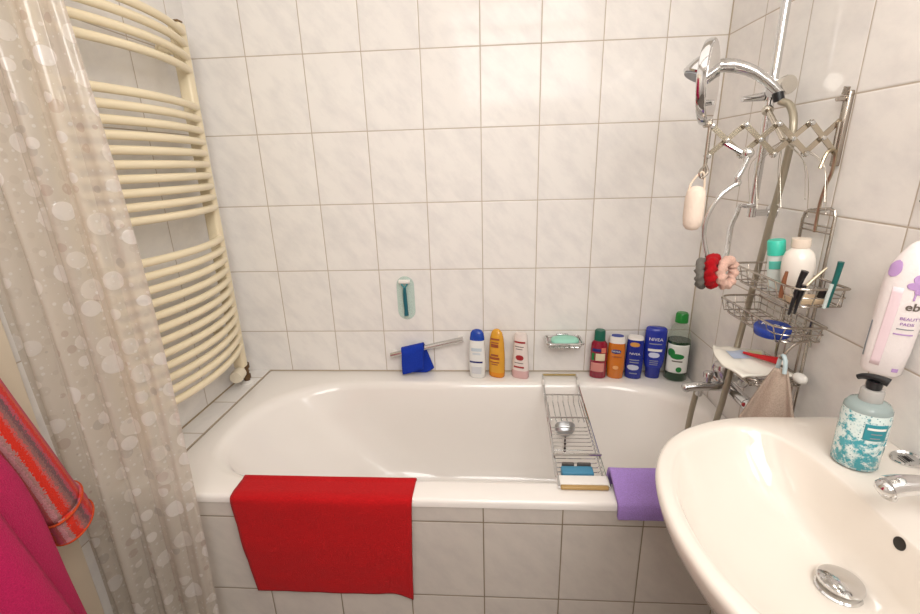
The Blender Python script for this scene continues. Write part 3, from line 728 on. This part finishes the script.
# head massager
hm = thing('head_massager', 'wire scalp massager with thin prongs hanging behind the scissor arm', 'massager', (1.5, -.52, 1.42))
o = MB().tube([(1.5, -.457, 1.483), (1.5, -.495, 1.45), (1.5, -.535, 1.415)], .0062, 10).lathe([(0, 0), (.012, .0), (.013, .004), (.011, .012), (0, .013)], (1.5, -.455, 1.482), (0, .66, .75)).build('handle', plain('pale_metal', 'cfc8bc', .25, 1), hm); kids(hm, o)
prg = plain('thin_wire', 'b3aca0', .3, 1)
for i in range(9):
    a = 2 * pi * i / 9 + .3
    tip = V((1.498 + .06 * cos(a), -.592 + .10 * sin(a), 1.272 + .015 * cos(a * 2)))
    b0 = V((1.5, -.535, 1.415)); m1 = b0.lerp(tip, .45) + V((.03 * cos(a), .05 * sin(a), .012))
    o = MB().tube([b0, m1, tip], .0007, 5, smooth=6).ball(tip, .002, 8).build('prong', prg, hm); kids(hm, o)

# ------------------------------------------------------------------ hanging wire caddy
cd = thing('shower_caddy', 'hanging two-basket wire shower caddy on the right wall', 'shower caddy', (W, -.58, .7))
xw = 1.579
o = MB().tube([(xw, -.532, .70), (xw, -.532, 1.235), (xw, -.537, 1.25), (xw, -.55, 1.257), (xw, -.615, 1.266), (xw, -.63, 1.262), (xw, -.635, 1.248), (xw, -.635, .66)], .0036, 8).build('back_frame', CHD, cd); kids(cd, o)
bm = MB()
for z in (1.225, 1.212, 1.05, .98, .86, .78, .71): bm.tube([(xw + .002, -.532, z), (xw + .002, -.635, z)], .002, 6)
for y in (-.558, -.61): bm.tube([(xw + .002, y, 1.05), (xw + .002, y, .71)], .0018, 6)
o = bm.build('back_wires', CHD, cd); kids(cd, o)
o = MB().tube([(1.545, -.606, 1.352), (1.556, -.602, 1.384), (1.572, -.6, 1.388), (1.578, -.598, 1.37), (1.5775, -.597, 1.34), (1.577, -.588, 1.31), (1.577, -.582, 1.27), (1.578, -.582, 1.21)], .0036, 8, smooth=5).build('hanger_wire', BRS, cd); kids(cd, o)
def basket(name, z, h, yc, hl, dep, nb=9):
    x1 = 1.576; x0 = x1 - dep
    def ring(zz, s):
        return rrect(x0 + .012 * (1 - s), x1, yc - hl + .012 * (1 - s), yc + hl - .012 * (1 - s), ((.03, .03), (.006, .006), (.006, .006), (.03, .03)), zz, 5)
    r1 = MB().tube(ring(z, 1), .0028, 8, True).build(name, CHD, cd); kids(cd, r1)
    m = MB(); top = ring(z, 1); bot = ring(z - h, 0)
    m.tube(bot, .0018, 6, True); m.tube(ring(z - h * .5, .5), .0015, 6, True)
    for i in range(nb):
        y = yc - hl + 2 * hl * (i + .5) / nb
        m.tube([(x0, y, z), (x0 + .012, y, z - h), (x1, y, z - h), (x1, y, z)], .0014, 6)
    for i in range(4):
        x = x0 + .018 + (dep - .03) * i / 3
        m.tube([(x, yc - hl, z), (x, yc - hl + .012, z - h), (x, yc + hl - .012, z - h), (x, yc + hl, z)], .0014, 6)
    w_ = m.build('basket_wires', CHD, r1); w_.data.transform(M4.Translation(-V(cd.location)))
    return r1
basket('upper_basket', 1.112, .042, -.592, .135, .108)
basket('lower_basket', 1.012, .038, -.555, .135, .108)
basket('bottom_tray', .868, .02, -.57, .09, .13, 6)

# things in the caddy
wb = thing('lotion_bottle', 'round-shouldered white bottle standing in the upper caddy basket', 'bottle', (1.522, -.64, 1.0715), None, (0, RAD(-3), 0))
o = MB().lathe([(.0, 0), (.022, .0), (.025, .004), (.029, .04), (.032, .07), (.031, .09), (.026, .104), (.018, .112), (.0165, .114)], (0, 0, 0), (0, 0, 1), 28).build('body', plain('white_gloss_plastic', 'f0e8de', .2), wb)
o = MB().lathe([(.0, .0), (.0175, .0), (.0185, .004), (.018, .02), (.0, .021)], (0, 0, .1145), (0, 0, 1), 24).build('cap', plain('ivory_cap_plastic', 'ecdccb', .25), wb)
tb = thing('cream_tube', 'white tube with a turquoise cap behind the white bottle in the upper basket', 'tube', (1.515, -.585, 1.0715), None, (RAD(3), RAD(-8), RAD(-30)))
B = Bot([(0, .017, .003, 2), (.02, .018, .008, 2), (.06, .018, .013, 2), (.088, .0175, .0165, 2)])
B.body('body', plain('white_tube_plastic', 'e2ebe6', .3), tb)
o = MB().lathe([(0, 0), (.0185, 0), (.0185, .032), (.0165, .035), (0, .035)], (0, 0, .0885), (0, 0, 1), 24).build('cap', plain('turquoise_plastic', '3fc9b0', .35), tb)
B.patch('print', plain('turquoise_print', '62cdbd', .4), tb, -.9, .9, .055, .075)
def stick(name, label, cat_, a, b_, w, mat, parts=()):
    a = V(a); b_ = V(b_); t = thing(name, label, cat_, a)
    m = MB().tube(cat([a, a.lerp(b_, .33) + V((-.001, -.001, 0)), a.lerp(b_, .66) + V((-.001, 0, 0)), b_], n=4), w, 10, rr=lambda q: .75 + .5 * sin(pi * min(1, q * .8 + .2)))
    o = m.build('shaft', mat, t); kids(t, o); return t
t = thing('hair_clip', 'black hair clip hooked over the front of the upper basket', 'hair clip', (1.465, -.70, 1.1))
o = MB().tube([(1.474, -.709, 1.052), (1.477, -.711, 1.09), (1.481, -.714, 1.13), (1.484, -.717, 1.15)], .0065, 10, smooth=4, rr=lambda q: .45 + .7 * q).build('jaw', PLB, t); kids(t, o)
o = MB().tube([(1.482, -.714, 1.055), (1.484, -.715, 1.09), (1.487, -.718, 1.12)], .005, 10, smooth=4, rr=lambda q: .5 + .6 * q).build('jaw', PLB, t); kids(t, o)
t = stick('hair_slide', 'thin brown hair slide clipped beside the white bottle', 'hair slide', (1.472, -.674, 1.08), (1.474, -.676, 1.14), .0042, plain('brown_plastic', '8a5638', .35))
t = thing('toothbrush', 'dark green toothbrush leaning at the right end of the upper basket', 'toothbrush', (1.545, -.72, 1.08))
o = MB().tube([(1.537, -.724, 1.073), (1.538, -.726, 1.10), (1.539, -.729, 1.13), (1.540, -.731, 1.158), (1.540, -.732, 1.172)], .0055, 10, smooth=4, rr=lambda q: .8 + .3 * q).build('handle', plain('dark_green_plastic_handle', '17605c', .3), t); kids(t, o)
o = MB().tube([(1.530, -.727, 1.072), (1.531, -.729, 1.10), (1.532, -.732, 1.125)], .0036, 8, smooth=4).build('grip', plain('pale_grip_plastic', 'cfdad6', .3), t); kids(t, o)
tag(MB().box((1.482, -.705, 1.0715), (1.552, -.66, 1.084), .004).build('soap_bar', plain('beige_soap', 'dbc1a0', .5)), 'beige bar of soap lying in the upper basket', 'soap')
t = thing('make_up_pot', 'small black pot beside the toothbrush in the upper basket', 'pot', (1.556, -.70, 1.0715))
o = MB().lathe([(0, 0), (.013, 0), (.013, .018), (0, .018)], (1.55, -.69, 1.0845)).build('pot', PLB, t); kids(t, o)
t = stick('hair_pin', 'thin pale metal hair pin leaning between the black clip and the toothbrush', 'hair pin', (1.49, -.69, 1.085), (1.545, -.69, 1.15), .0028, plain('pale_pin_metal', 'cdbfa5', .3, .6))
# blue tin
tn = thing('cream_tin', 'round blue cream tin in the lower caddy basket', 'tin', (1.497, -.628, .9765), None, (RAD(4), RAD(-3), 0))
o = MB().lathe([(0, 0), (.036, 0), (.0375, .002), (.0375, .01)], (0, 0, 0), (0, 0, 1), 40).build('base', plain('blue_enamel', '1c3a98', .25), tn)
o = MB().lathe([(.037, .0), (.0385, .001), (.0385, .0085), (.037, .0105), (0, .0115)], (0, 0, .0095), (0, 0, 1), 40).build('lid', plain('blue_enamel_lid', '22429f', .2), tn)
ca = RAD(-42)
lettering('lettering', 'NIVEA', .017, lambda x, y: V((cos(ca) * x - sin(ca) * y, sin(ca) * x + cos(ca) * y, .0216)), INK['white'], tn, bold=.0005)
# plastic pouch and toothpaste in the bottom tray
def pouch(u, v):
    y = -.50 - .16 * u + .012 * sin(3 * v); x = 1.43 + .135 * v
    x -= .02 * sin(pi * u)
    z = .874 + .012 * sin(pi * u) * sin(pi * v) + .018 * (1 - v) ** 3 * (1 - u) + .006 * NZ.noise(V((u * 4, v * 4, 2)))
    return V((x, y, z))
po = thing('plastic_pouch', 'crumpled white printed plastic pouch lying on the bottom caddy tray', 'pouch', (1.5, -.57, .868))
o = MB().grid(pouch, 22, 22).build('sheet', plain('printed_film', 'efeade', .25), po, solid=.005, edge=180, offset=1); kids(po, o)
o = MB().grid(lambda u, v: pouch(.25 + .35 * u, .25 + .35 * v) + V((0, 0, .0066)), 8, 8).build('print', plain('pale_blue_film', 'b9c7de', .3), po, edge=180); kids(po, o)
o = MB().grid(lambda u, v: pouch(.12 + .3 * u, .7 + .25 * v) + V((0, 0, .0066)), 8, 8).build('print', plain('pale_yellow_film', 'dedfa6', .3), po, edge=180); kids(po, o)
tp = thing('toothpaste_tube', 'small red toothpaste tube lying on the plastic pouch', 'tube', (1.52, -.6, .9))
o = MB().tube([(1.478, -.562, .899), (1.5, -.585, .899), (1.52, -.605, .9), (1.535, -.62, .9)], .009, 12, smooth=3, rr=lambda q: .35 + .8 * q).build('body', plain('red_tube', 'c51c22', .3), tp); kids(tp, o)
o = MB().tube([(1.5355, -.6205, .9), (1.546, -.631, .9)], .007, 12).build('cap', PLW, tp); kids(tp, o)
tag(egg((1.556, -.668, .878), .013, .018, .012, 2.3).build('cotton_roll', plain('white_cotton', 'f3efe8', .8, bump=.3), edge=180), 'white cotton roll behind the beige washcloth on the caddy', 'cotton roll')

# washcloth on a plastic hook
wc = thing('washcloth', 'beige washcloth hanging by its loop from the caddy', 'washcloth', (1.475, -.715, .92))
def wcl(u, v):
    s = (u * 2 - 1)
    top = V((1.478, -.714, .925)); half = .014 + .098 * (v ** .9)
    z = top.z - .30 * v - .02 * abs(s) * v
    fold = .022 * v ** .7 * (cos(pi * s * 1.5)) + .03 * v * max(0, s - .45)
    q = s * half * .92; f2 = fold * .8
    return V((top.x + .78 * q - .62 * f2 - .01 * v, top.y - .62 * q - .78 * f2 + .01 * v, z))
o = MB().grid(wcl, 44, 36).build('cloth', BEI, wc, solid=.006, edge=180); kids(wc, o)
o = MB().tube([(1.479, -.700, .92), (1.478, -.705, .945), (1.477, -.715, .957), (1.477, -.725, .945), (1.477, -.729, .92)], .0045, 8, smooth=5).build('loop', plain('pale_blue_ribbon', 'b9ccd0', .4), wc); kids(wc, o)
tag(MB().tube([(1.535, -.705, .99), (1.5, -.713, .985), (1.482, -.714, .965), (1.476, -.714, .95), (1.468, -.714, .957)], .003, 8, smooth=5).tube([(1.535, -.705, .99), (1.535, -.705, .974)], .003, 8).build('hook', CHD), 'steel hook on the lower basket holding the beige washcloth', 'hook')

# ------------------------------------------------------------------ sink
YC = -1.11
sk = thing('sink', 'white ceramic sink on the right wall in the foreground', 'sink', (W, YC, .85))
half = [(.0, .318), (.06, .319), (.13, .317), (.242, .314), (.33, .288), (.40, .243), (.449, .18), (.480, .10), (.492, 0)]
def outline(sc_u=1.0, sc_v=1.0, z=.85, u0=.0, du=0):
    pts = [V((u * sc_u + du, v * sc_v, 0)) for u, v in half]; pts += [V((p.x, -p.y, 0)) for p in reversed(pts[:-1])]
    q = cat(pts, False, 5)
    return [V((W - max(u0, p.x), YC + p.y, z)) for p in q]
inn = [(.165, .0), (.168, .10), (.178, .19), (.205, .252), (.26, .272), (.33, .25), (.395, .205), (.435, .14), (.458, .07), (.464, 0)]
NQ = len(outline())
def inner(k, z, cx=.24, ks=None, shift=0):
    pts = [V((u, v, 0)) for u, v in inn]
    full = pts + [V((p.x, -p.y, 0)) for p in reversed(pts[1:-1])]
    q = cat(full, True, 8)
    # resample so that vertices line up with the outline by angle around the centre
    out = []; c = V((cx, 0, 0))
    o_ = outline(); angs = [math.atan2(p.y - YC, (W - p.x) - cx) for p in o_]
    n = len(q)
    for a in angs:
        d_ = V((cos(a), sin(a), 0)); best = None
        for i in range(n):
            p, r_ = q[i] - c, q[(i + 1) % n] - c
            e_ = r_ - p; den = d_.x * e_.y - d_.y * e_.x
            if abs(den) < 1e-12: continue
            t = (p.x * e_.y - p.y * e_.x) / den; s = (p.x * d_.y - p.y * d_.x) / den
            if t > 0 and -1e-6 <= s <= 1 + 1e-6: best = t if best is None else max(best, t)
        r = best or .1
        out.append(c + d_ * r)
    kk = ks or k
    return [V((W - (cx + (p.x - cx) * k + shift), YC + p.y * kk, z)) for p in out]
R = [outline(.55, .5, .66, .002), outline(.78, .74, .70, .001), outline(.93, .92, .765, .0008), outline(.985, .985, .815, .0006), outline(.998, .998, .838, .0006), outline(.998, .998, .845, .0006),
     outline(.992, .99, .8505, .0008), outline(.982, .978, .853, .001)]
R += [inner(1.03, .8525), inner(1.0, .850), inner(.985, .845), inner(.955, .832), inner(.90, .805, ks=.88), inner(.80, .77, ks=.75, shift=-.006), inner(.62, .742, ks=.56, shift=-.012), inner(.38, .727, ks=.32, shift=-.02), inner(.17, .7215, ks=.14, shift=-.028)]
o0_ = o = MB().loft(R, True, True).build('basin', WHT, sk, edge=70); kids(sk, o)
DC = V((1.376, YC + .012, .7225))
o = MB().lathe([(.030, -.002), (.032, .002), (.029, .004), (.027, .001)], DC, (0, 0, 1), 32, False).build('drain_ring', CH, sk); kids(sk, o)
o = MB().lathe([(.0, .012), (.0, .010), (.022, .010), (.029, .0125), (.0315, .0155), (.03, .0195), (.02, .0235), (.0, .025)], DC, (0, 0, 1), 40).build('drain_plug', CH, sk); kids(sk, o)
from mathutils.bvhtree import BVHTree
bv = BVHTree.FromPolygons([v.co + sk.location for v in o0_.data.vertices], [p.vertices[:] for p in o0_.data.polygons])
OVP, ovn = bv.ray_cast(V((W - .3, YC - .010, .838)), V((1, 0, 0)))[:2]
if ovn.x > 0: ovn = -ovn
o = MB().lathe([(.0, .0035), (.0075, .0035), (.0095, .003), (.0098, .0)], OVP - ovn * .002, ovn, 20).build('overflow_hole', plain('dark_hole', '1d150e', .6), sk); kids(sk, o)
o = MB().lathe([(.09, 0), (.085, .1), (.075, .4), (.085, .66)], (W - .13, YC, 0), (0, 0, 1), 28).build('pedestal', WHT, sk); kids(sk, o)

tp = thing('sink_tap', 'chrome mixer tap on the back edge of the sink', 'tap', (1.53, YC, .853))
o = MB().lathe([(.0, 0), (.028, 0), (.027, .006), (.023, .012), (.022, .065), (.019, .075), (0, .078)], (1.53, YC, .853), (0, 0, 1), 24).build('body', CH, tp); kids(tp, o)
o = MB().tube([(1.53, YC, .912), (1.49, YC, .922), (1.45, YC + .004, .928), (1.415, YC + .006, .927), (1.398, YC + .007, .922)], .0135, 16, smooth=5, rr=lambda q: .85 + .38 * q).ball((1.399, YC + .007, .921), .0163, 14, (1, 1, .8)).build('spout', CH, tp); kids(tp, o)
o = MB().lathe([(.0, .0), (.0105, .0), (.0105, .012), (.0, .013)], (1.402, YC + .007, .905), (.15, 0, 1), 18).build('aerator', CH, tp); kids(tp, o)
o = MB().tube([(1.535, YC, .93), (1.52, YC, .945), (1.47, YC, .965)], .009, 12, smooth=4, rr=lambda q: 1.3 - .5 * q).build('lever', CH, tp); kids(tp, o)
t = thing('strainer', 'small slotted chrome strainer at the back edge of the sink', 'strainer', (1.572, -.943, .855))
o = MB().lathe([(.0, .003), (.018, .003), (.021, .006), (.022, .004), (.021, .0), (.0, 0)], (1.570, -.944, .8545), (-.15, 0, 1), 28).build('dish', CH, t); kids(t, o)
sl = MB()
for i in range(5): sl.box((1.5615 + i * .0035, -.952, .8582), (1.563 + i * .0035, -.936, .8588))
o = sl.build('slots', PLB, t); kids(t, o)

# liquid soap dispenser
ls = thing('soap_dispenser', 'clear teal speckled soap dispenser with a black pump on the sink', 'soap dispenser', (1.477, -.949, .8545), None, (0, 0, RAD(-38)))
B = Bot([(0, .030, .03, 2), (.003, .0335, .0335, 2), (.05, .0345, .0345, 2), (.098, .0345, .0345, 2), (.112, .033, .033, 2), (.12, .028, .028, 2), (.124, .018, .018, 2)])
B.body('body', soap_print(), ls, z1=.108); B.body('shoulder', glassy('clear_shoulder', 'c9d8d6', .08, .5), ls, z0=.108)
B.patch('base_band', glassy('clear_base', 'b8cfd0', .1, .7), ls, -3.0, 3.0, .0005, .006)
B.patch('label', INK['teal'], ls, .02, 1.0, .064, .094)
for i, (a, b_) in enumerate(((.12, .9), (.3, .75), (.3, .7))):
    B.patch('print', INK['white'] if i == 0 else INK['grey'], ls, a, b_, .084 - .008 * i, .087 - .008 * i + (.001 if i == 0 else -.001), .0014)
o = MB().lathe([(.0, 0), (.0165, .0), (.0165, .018), (.015, .021), (.0, .021)], (0, 0, .124), (0, 0, 1), 24).build('collar', glassy('clear_collar', 'd8d6d2', .1, .55), ls)
o = MB().lathe([(.0, 0), (.0105, .0), (.0115, .008), (.0105, .014), (.0, .014)], (0, 0, .1455), (0, 0, 1), 20).build('pump_stem', PLB, ls)
def pump(t): return .55 + .5 * sin(pi * (.15 + .7 * t))
o = MB().tube([(.017, -.004, .1625), (.008, -.002, .1645), (-.004, .001, .165), (-.016, .004, .1625), (-.023, .006, .158)], .0068, 12, smooth=5, rr=lambda q: 1.1 - .45 * q).build('pump_head', PLB, ls)

# bag of cotton pads
cb = thing('cotton_pad_bag', 'white and purple bag of cotton pads hanging on the right wall', 'cotton pad bag', (1.556, -.862, .990), None, (RAD(2), RAD(2), RAD(-40)))
B = Bot([(0, .025, .015, 2.6), (.006, .030, .02, 2.4), (.05, .032, .024, 2.2), (.12, .033, .026, 2.1), (.18, .034, .026, 2.1), (.205, .031, .022, 2), (.225, .022, .017, 2), (.24, .014, .011, 2), (.247, .007, .005, 2)])
film = plain('white_film', 'efe6e4', .3, bump=.4)
B.body('body', film, cb)
B.patch('band', INK['pink'], cb, -.55, -.1, .02, .17); B.patch('emblem', INK['purple'], cb, -1.2, -.45, .185, .215, .001, 'oval')
for a0, a1, z0, z1 in ((-.05, .5, .168, .182), (.25, .9, .16, .172), (.1, .7, .178, .196), (.5, 1.1, .172, .19)):
    B.patch('emblem', INK['purple'], cb, a0, a1, z0, z1, .001, 'oval')
B.patch('emblem', INK['purple'], cb, .3, .38, .15, .17, .001)
B.text('lettering', 'ebelin', .019, INK['darkgrey'], cb, .95, .138, bold=.0004)
B.text('lettering', 'BEAUTY', .0075, INK['violet'], cb, .5, .116); B.text('lettering', 'PADS', .0075, INK['violet'], cb, .42, .106)
B.patch('print', INK['purple'], cb, .0, .85, .0855, .088, .001); B.patch('print', INK['grey'], cb, .05, .8, .096, .0975, .001)
B.patch('print', INK['grey'], cb, -1.25, -1.12, .03, .1, .001); B.patch('print', INK['purple'], cb, .4, .75, .012, .019, .001)
o = MB().tube([(0, 0, .243), (.004, .0, .262), (.012, .003, .285), (.022, .006, .325)], .0022, 6, smooth=4).tube([(0, 0, .243), (.012, .0, .258), (.022, .003, .29), (.022, .006, .325)], .0022, 6, smooth=4).build('cord', plain('white_cord', 'ece6de', .7), cb)

# wall mirror, lamps
wm = thing('wall_mirror', 'frameless wall mirror over the sink, only its lower corner in view', 'mirror', (W, -1.15, 1.5))
o = MB().box((W - .008, -1.45, 1.30), (W - .0005, -.82, 1.68), .001).build('pane', plain('mirror_silver_pane', 'e8ecea', .02, 1, 0), wm); kids(wm, o)
o = MB().box((W - .0085, -1.45, 1.297), (W - .0002, -.818, 1.301), .0005).build('edge', plain('green_glass_edge', '7d8f80', .2), wm); kids(wm, o)
tag(MB().tube([(W, -.868, 1.3), (1.575, -.868, 1.298), (1.572, -.868, 1.306)], .003, 8, smooth=4).build('hook', CHD), 'small hook under the wall mirror holding the cotton pad bag', 'hook')

def emit(name, c, s):
    t = NT(name); e_ = t.n('ShaderNodeEmission'); e_.inputs[0].default_value = c; e_.inputs[1].default_value = s
    return t.done(e_.outputs[0])
WARM = (1, .89, .76, 1)
ml = thing('mirror_lamp', 'chrome lamp with three warm bulbs above the wall mirror', 'lamp', (W, -1.0, 1.78))
o = MB().box((W - .03, -1.30, 1.75), (W - .0005, -.70, 1.80), .006).build('mount', CH, ml); kids(ml, o)
bulb = emit('warm_bulb_glow', WARM, 36)
for y in (-.80, -1.0, -1.22):
    o = MB().tube([(W - .03, y, 1.775), (W - .07, y, 1.775)], .012, 12).build('socket', CH, ml); kids(ml, o)
    o = MB().tube([(W - .09, y - .045, 1.775), (W - .09, y + .045, 1.775)], .009, 14).build('bulb', bulb, ml); kids(ml, o)
fl = thing('wall_lamp', 'round white lamp on the wall opposite the bath', 'lamp', (.81, BACKY, 1.70))
o = MB().lathe([(0, 0), (.05, 0), (.05, .03), (0, .03)], (.81, BACKY + .0005, 1.70), (0, 1, 0)).build('mount', PLW, fl); kids(fl, o)
o = MB().ball((.81, BACKY + .085, 1.70), .055, 24).build('globe', emit('white_globe_glow', (1, .96, .91, 1), 16), fl); kids(fl, o)

# ------------------------------------------------------------------ robes on the door
def hook_on(z, y, lab):
    return tag(MB().tube([(L + .025, y, z), (L + .06, y, z), (L + .07, y, z + .02)], .006, 8, smooth=4).lathe([(0, 0), (.016, 0), (.014, .005), (0, .006)], (L + .0252, y, z), (1, 0, 0)).build('coat_hook', CH), lab, 'hook')
def cone_cloth(name, label, mat, top, prof, amp, nf, seed, uvs=1.0, parent=None):
    """gathered hanging cloth; prof = (z, cx, cy, rx, ry)"""
    P = cat([V((p[1], p[2], p[0])) for p in prof], False, 6); Q = cat([V((p[3], p[4], 0)) for p in prof], False, 6)
    n = 96; m = MB(); R = []
    for i, (c, r) in enumerate(zip(P, Q)):
        k = i / (len(P) - 1); ring = []
        for j in range(n):
            a = 2 * pi * j / n
            f = 1 + amp * (.4 + .6 * k) * (sin(nf * a + seed) * .6 + .5 * NZ.noise(V((cos(a) * 2, sin(a) * 2, k * 1.5 + seed))))
            ring.append(V((c.x + r.x * cos(a) * f, c.y + r.y * sin(a) * f, c.z)))
        R.append(ring)
    m.loft(R)
    for i in range(len(R)):
        for j in range(n): m.uv[i * n + j] = (uvs * j / n, i / len(R))
    return m.build(name, mat, parent, edge=180)
hook_on(1.74, -1.10, 'coat hook on the door with the striped bathrobe'); hook_on(1.74, -1.33, 'coat hook on the door with the pink bathrobe')
sb = thing('striped_bathrobe', 'red, pink and grey striped terry bathrobe hanging by the curtain', 'bathrobe', (-.10, -1.10, .6))
o = cone_cloth('body', '', STR, None, [(1.745, -.115, -1.10, .012, .02), (1.68, -.125, -1.10, .025, .07), (1.5, -.128, -1.105, .026, .085), (1.2, -.130, -1.12, .026, .09), (.8, -.130, -1.14, .026, .09), (.35, -.130, -1.16, .026, .09)], .12, 7, 2, 5, sb); kids(sb, o)
def sleeve(pts, rad, name, mat, parent, uvs, seg=48, flat=.62):
    P = cat(pts, False, 6); n = len(P); R = []; m = MB(); d0 = (P[-1] - P[0]).normalized()
    xa = V((.82, .57, 0)); ya = d0.cross(xa).normalized(); xa = ya.cross(d0).normalized()
    for i, p in enumerate(P):
        t = i / (n - 1); r = rad(t)
        R.append([p + (ya * cos(2 * pi * k / seg) + xa * flat * sin(2 * pi * k / seg)) * r * (1 + .05 * NZ.noise(V((cos(2 * pi * k / seg) * 1.5, sin(2 * pi * k / seg) * 1.5, t * 4)))) for k in range(seg)])
    R.append([P[-1] - d0 * .012 + (q - P[-1]) * .85 for q in R[-1]])
    m.loft(R)
    for i in range(len(R)):
        for k in range(seg): m.uv[i * seg + k] = (uvs * k / seg + .35, i / len(R))
    return m.build(name, mat, parent, edge=180)
sp = [(-.085, -1.11, 1.52), (-.075, -1.075, 1.3), (-.075, -1.035, 1.08), (-.075, -.985, .86), (-.075, -.956, .722)]
o = sleeve(sp, lambda t: .042 + .016 * t, 'sleeve', STR, sb, 3); kids(sb, o)
cp = [(-.075, -.9585, .733), (-.075, -.952, .70), (-.075, -.946, .672)]
def piping(c, d_, r_, parent):
    d_ = V(d_).normalized(); ya = d_.cross(V((.82, .57, 0))).normalized(); xa = ya.cross(d_).normalized()
    o_ = MB().tube([V(c) + ya * r_ * cos(2 * pi * k / 40) + xa * .62 * r_ * sin(2 * pi * k / 40) for k in range(40)], .0026, 6, True).build('piping', OPI, parent); kids(parent, o_); return o_
OPI = terry('orange_piping', 'd9522a')
for c_, r_ in (((-.075, -.9575, .7285), .0625), ((-.075, -.9462, .673), .0615)):
    piping(c_, (0, .0125, -.061), r_, sb)
o2 = sleeve(cp, lambda t: .0605 + .001 * t, 'cuff', STR, sb, 3); kids(sb, o2)
pb = thing('pink_bathrobe', 'pink terry bathrobe hanging in front of the striped one, lower left', 'bathrobe', (-.06, -1.2, .5))
o = cone_cloth('body', '', PNK, None, [(1.745, -.10, -1.33, .012, .02), (1.68, -.08, -1.33, .045, .08), (1.45, -.045, -1.33, .05, .11), (1.15, -.032, -1.31, .052, .14), (.95, -.028, -1.262, .056, .185), (.8, -.026, -1.242, .058, .195), (.6, -.024, -1.235, .06, .195), (.35, -.02, -1.228, .062, .20), (.22, -.02, -1.222, .064, .205)], .10, 5, .4, 4, pb); kids(pb, o)
o = MB().grid(lambda u, v: V((.02 + .02 * v + .016 * sin(pi * u) + .01 * u, -1.235 + .075 * u + .13 * v - .02 * v * v, 1.02 - .72 * v)), 10, 30).build('lapel', PNK, pb, solid=.012, edge=180); kids(pb, o)

# ------------------------------------------------------------------ camera, light, view
cam_d = bpy.data.cameras.new('camera'); cam = bpy.data.objects.new('camera', cam_d); COL.objects.link(cam)
Rr = ((0.9977436, 0.0614829, -0.0269727), (-0.0070569, -0.3034814, -0.9528112), (-0.0667673, 0.9508517, -0.3023627))
m = M4.Identity(4)
for i in range(3):
    m[i][0] = Rr[0][i]; m[i][1] = -Rr[1][i]; m[i][2] = -Rr[2][i]
m.translation = V((.8278, -1.6831, 1.384))
cam.matrix_world = m
cam_d.sensor_fit = 'HORIZONTAL'; cam_d.sensor_width = 36; cam_d.lens = 453.0966 / 920 * 36
cam_d.clip_start = .01
sc.camera = cam
def area(name, loc, size, energy, color, rot=(0, 0, 0), sy=None):
    d_ = bpy.data.lights.new(name, 'AREA'); d_.shape = 'RECTANGLE'; d_.size = size; d_.size_y = sy or size
    d_.energy = energy; d_.color = color
    o_ = bpy.data.objects.new(name, d_); COL.objects.link(o_); o_.location = loc; o_.rotation_euler = rot
    return o_
area('ceiling_bounce_fill', (.75, -1.0, CEIL - .02), 1.1, 5, (1, .965, .925), sy=1.3)  # added area light standing in for flash bounced off the ceiling
aim = (V((.35, -.2, .7)) - V((1.05, -2.08, 2.12))).to_track_quat('-Z', 'Y').to_euler()
area('added_corner_fill', (1.05, -2.08, 2.12), 1.0, 26.5, (1, .98, .955), rot=aim, sy=.7)  # added fill from behind the camera; its panel housing below is invented
pl = thing('added_fill_panel', 'added tilted white panel housing the fill light, high in the corner behind the camera', 'lamp', (1.05, -2.08, 2.12), None, tuple(aim))
MB().box((-.52, -.37, .004), (.52, .37, .03), .006).build('housing', PLW, pl)
o = MB().tube([(1.05, -2.10, 2.16), (1.05, -2.2, 2.3), (1.05, -2.2, CEIL - .001)], .014, 10).build('bracket', PLW, pl)
o.data.transform(M4.LocRotScale(pl.location, aim, None).inverted())
fx = thing('added_bounce_panel', 'added flat white panel housing the bounce fill on the middle of the ceiling', 'lamp', (.75, -1.0, CEIL))
o = MB().box((.17, -1.68, CEIL - .017), (1.33, -.32, CEIL - .0005), .004).build('housing', PLW, fx); kids(fx, o)  # invented housing above the added bounce light
w = bpy.data.worlds.new('world'); sc.world = w; w.use_nodes = True
w.node_tree.nodes['Background'].inputs[0].default_value = (1, .97, .93, 1); w.node_tree.nodes['Background'].inputs[1].default_value = .2
vs_ = sc.view_settings
sc.display_settings.display_device = 'sRGB'
vs_.view_transform = 'Standard'; vs_.look = 'None'; vs_.gamma = 1; vs_.exposure = -0.24; vs_.use_curve_mapping = False
